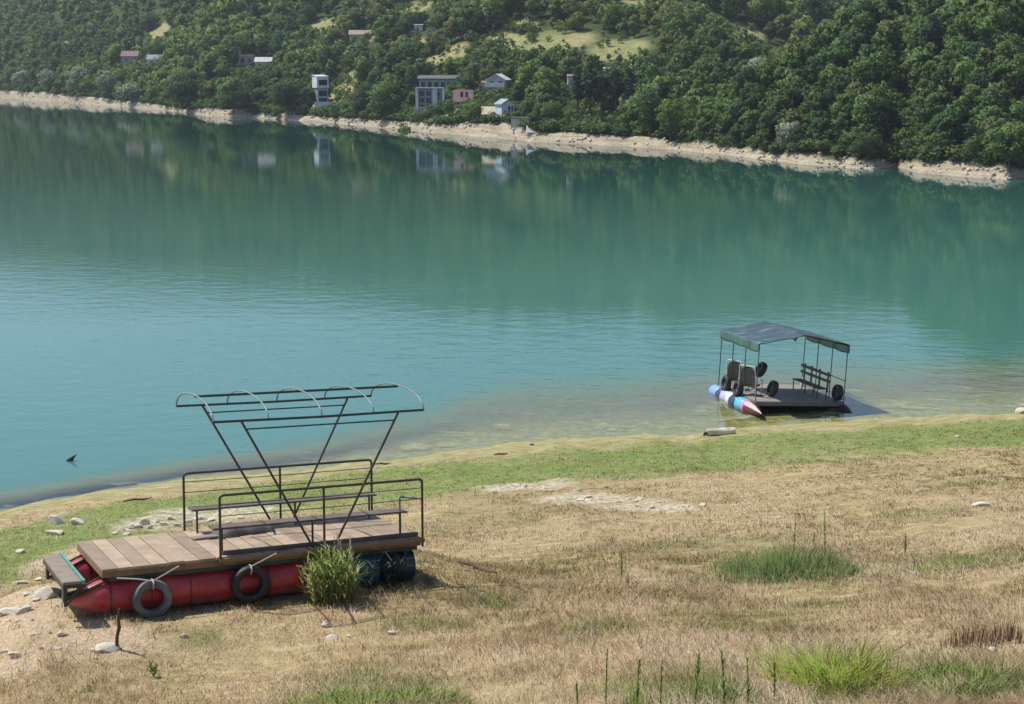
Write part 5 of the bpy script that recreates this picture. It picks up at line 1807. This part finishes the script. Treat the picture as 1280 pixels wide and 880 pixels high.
clump('brown_dock', 1258, 802, 18, .25, 110, .12, .26, .010, (.05, .35), M['dock'], 'small brown dock tuft at the right margin', 'dock', 0, 1, 23)


# leafy reed bush in front of the raft
def reed_bush():
    p = G(416, 752)
    e = empty('reed_bush', Vector(p), 'leafy green reed bush with straw coloured foot growing in front of the stranded raft', 'reed bush')
    r = np.random.default_rng(77)
    st = MB(); P, h, w, ln, hd, tn = [], [], [], [], [], []
    for k in range(100):
        a = r.uniform(0, 6.28); q = r.uniform(0, 1) ** .6
        bx, by = .36 * q * math.cos(a), .26 * q * math.sin(a)
        bz = ground_h(np.array([p[0] + bx]), np.array([p[1] + by]))[0] - p[2]
        hh = r.uniform(.44, .84) * (1 - .35 * q * q)
        tx, ty = bx * 1.25 + r.normal() * .04, by * 1.2 + r.normal() * .04
        st.tube([(bx, by, bz - .03), ((bx + tx) / 2, (by + ty) / 2, bz + hh * .5), (tx, ty, bz + hh)], [.005, .004, .002], 4)
        for f in np.linspace(.12, 1, 11):
            P.append((bx + (tx - bx) * f, by + (ty - by) * f, bz + hh * f)); h.append(r.uniform(.10, .22)); w.append(r.uniform(.014, .028)); ln.append(r.uniform(.5, 1.7)); hd.append(r.uniform(0, 6.28))
            tn.append(np.clip(.12 + .8 * f + r.normal() * .2, 0, 1))
    st.build('stem', M['bright_grass'], e)
    V, Q, T = blades(np.array(P), np.array(h), np.array(w), np.array(ln), np.array(hd), rng=r)
    link('leaf', np_mesh('leaf', V, [Q, T], M['reed'], {'tint': np.repeat(np.array(tn), 5)}, normals=CN[0]), e)
    # tall dry flower stalks
    k = MB(); P, h, hd = [], [], []
    for i in range(9):
        x = r.uniform(-.15, .35); y = r.uniform(-.1, .2); hh = r.uniform(.85, 1.05); dx = r.normal() * .06
        k.tube([(x, y, 0), (x + dx * .5, y, hh * .55), (x + dx, y, hh)], [.004, .003, .0015], 4)
        for j in range(14):
            f = r.uniform(.8, 1.0); P.append((x + dx * f, y, hh * f)); h.append(r.uniform(.03, .07)); hd.append(r.uniform(0, 6.28))
    k.build('stalk', M['rope'], e)
    n = len(P); V, Q, T = blades(np.array(P), np.array(h), np.full(n, .006), np.full(n, .6), np.array(hd), rng=r)
    link('seed_head', np_mesh('seed_head', V, [Q, T], M['dry_grass'], {'tint': np.full(n * 5, .8)}), e)


reed_bush()


def broad_weed(u, v, hpx, wpx, label, mat, n=60, seed=1, lw=.02, name='leafy_weed'):
    r = np.random.default_rng(seed)
    p = G(u, v); s = np.linalg.norm(p - EYE) / F
    h, w = hpx * s, wpx * s
    P, hh, ln, hd = [], [], [], []
    e = empty(name, Vector(p), label, 'weed')
    st = MB()
    for k in range(5):
        a = r.uniform(0, 6.28); tx, ty = math.cos(a) * w * .3, math.sin(a) * w * .2; th = h * r.uniform(.6, .9)
        st.tube([(0, 0, -.03), (tx * .4, ty * .4, th * .5), (tx, ty, th)], [.006, .005, .003], 5)
        for j in range(n // 5):
            f = r.uniform(.2, 1); P.append((tx * f, ty * f, th * f)); hh.append(h * r.uniform(.2, .42)); ln.append(r.uniform(.8, 2)); hd.append(r.uniform(0, 6.28))
    st.build('stem', mat, e)
    m = len(P)
    V, Q, T = blades(np.array(P), np.array(hh), np.full(m, lw), np.array(ln), np.array(hd), rng=r)
    link('leaf', np_mesh('leaf', V, [Q, T], mat, {'tint': np.repeat(r.uniform(0, 1, m), 5)}, normals=CN[0]), e)


M['thistle'] = blade_mat('grey_thistle', [(0, (.08, .10, .08)), (1, (.20, .23, .18))])
broad_weed(486, 735, 52, 60, 'dark grey green thistle in front of the blue drums of the stranded raft', M['thistle'], 110, 5, .022, 'thistle')
broad_weed(462, 742, 40, 26, 'small dark weed between the reed bush and the thistle', M['thistle'], 50, 6, .018)
broad_weed(192, 846, 25, 16, 'little green weed on the dry grass below the grey tyre', M['weed'], 40, 7, .012)


# tall budding weed stalks
def stalk(u0, v0, u1, v1, label, wpx=6, seed=1, group=None):
    r = np.random.default_rng(seed)
    p = G(u0, v0); s = np.linalg.norm(p - EYE) / F
    h = (v0 - v1) * s * 1.0; dx = (u1 - u0) * s
    e = empty('weed_stalk', Vector(p), label, 'weed stalk', group)
    k = MB(); k.tube([(0, 0, -.04), (dx * .35, 0, h * .45), (dx, 0, h)], [.006, .005, .0025], 6); k.build('stem', M['weed'], e)
    n = int(40 + h * 90); f = r.uniform(.12, 1.0, n)
    P = np.stack([dx * f ** 1.3, np.zeros(n), h * f], 1)
    wd = wpx * s
    V, Q, T = blades(P, wd * r.uniform(.5, 1.1, n) * (1.1 - .5 * f), np.full(n, .008), r.uniform(.4, 1.0, n), r.uniform(0, 6.28, n), rng=r)
    link('bud_leaf', np_mesh('bud_leaf', V, [Q, T], M['weed'], {'tint': np.repeat(np.clip(.3 + .5 * r.uniform(0, 1, n), 0, 1), 5)}, normals=CN[0]), e)


for k, a in enumerate([(1031, 690, 1028, 636, 'tallest weed stalk rising from the right of the reed patch', 7), (992, 690, 993, 654, 'short weed stalk rising from the middle of the reed patch', 6),
                       (777, 727, 776, 688, 'lone weed stalk in the dry grass left of the reed patch', 9), (757, 888, 758, 810, 'thin tall weed stalk at the bottom, leftmost of the bottom row', 6),
                       (795, 890, 798, 822, 'bushy weed stalk second from the left in the bottom row', 14), (825, 890, 826, 824, 'thin weed stalk in the middle of the bottom row', 7), (722, 892, 720, 852, 'short weed stalk at the far left of the bottom row', 6),
                       (868, 890, 872, 815, 'bushy dark weed stalk near the bottom right of centre', 16), (905, 890, 900, 812, 'dark weed stalk just left of the bright grass clump', 14), (935, 890, 932, 822, 'weed stalk touching the bright grass clump on its left', 10),
                       (1131, 694, 1130, 668, 'small weed stalk right of the reed patch', 7), (1016, 680, 1018, 668, 'tiny weed stalk at the top of the reed patch', 5), (968, 880, 966, 826, 'green weed stalk in front of the bright grass clump', 9)]):
    stalk(*a, seed=50 + k)
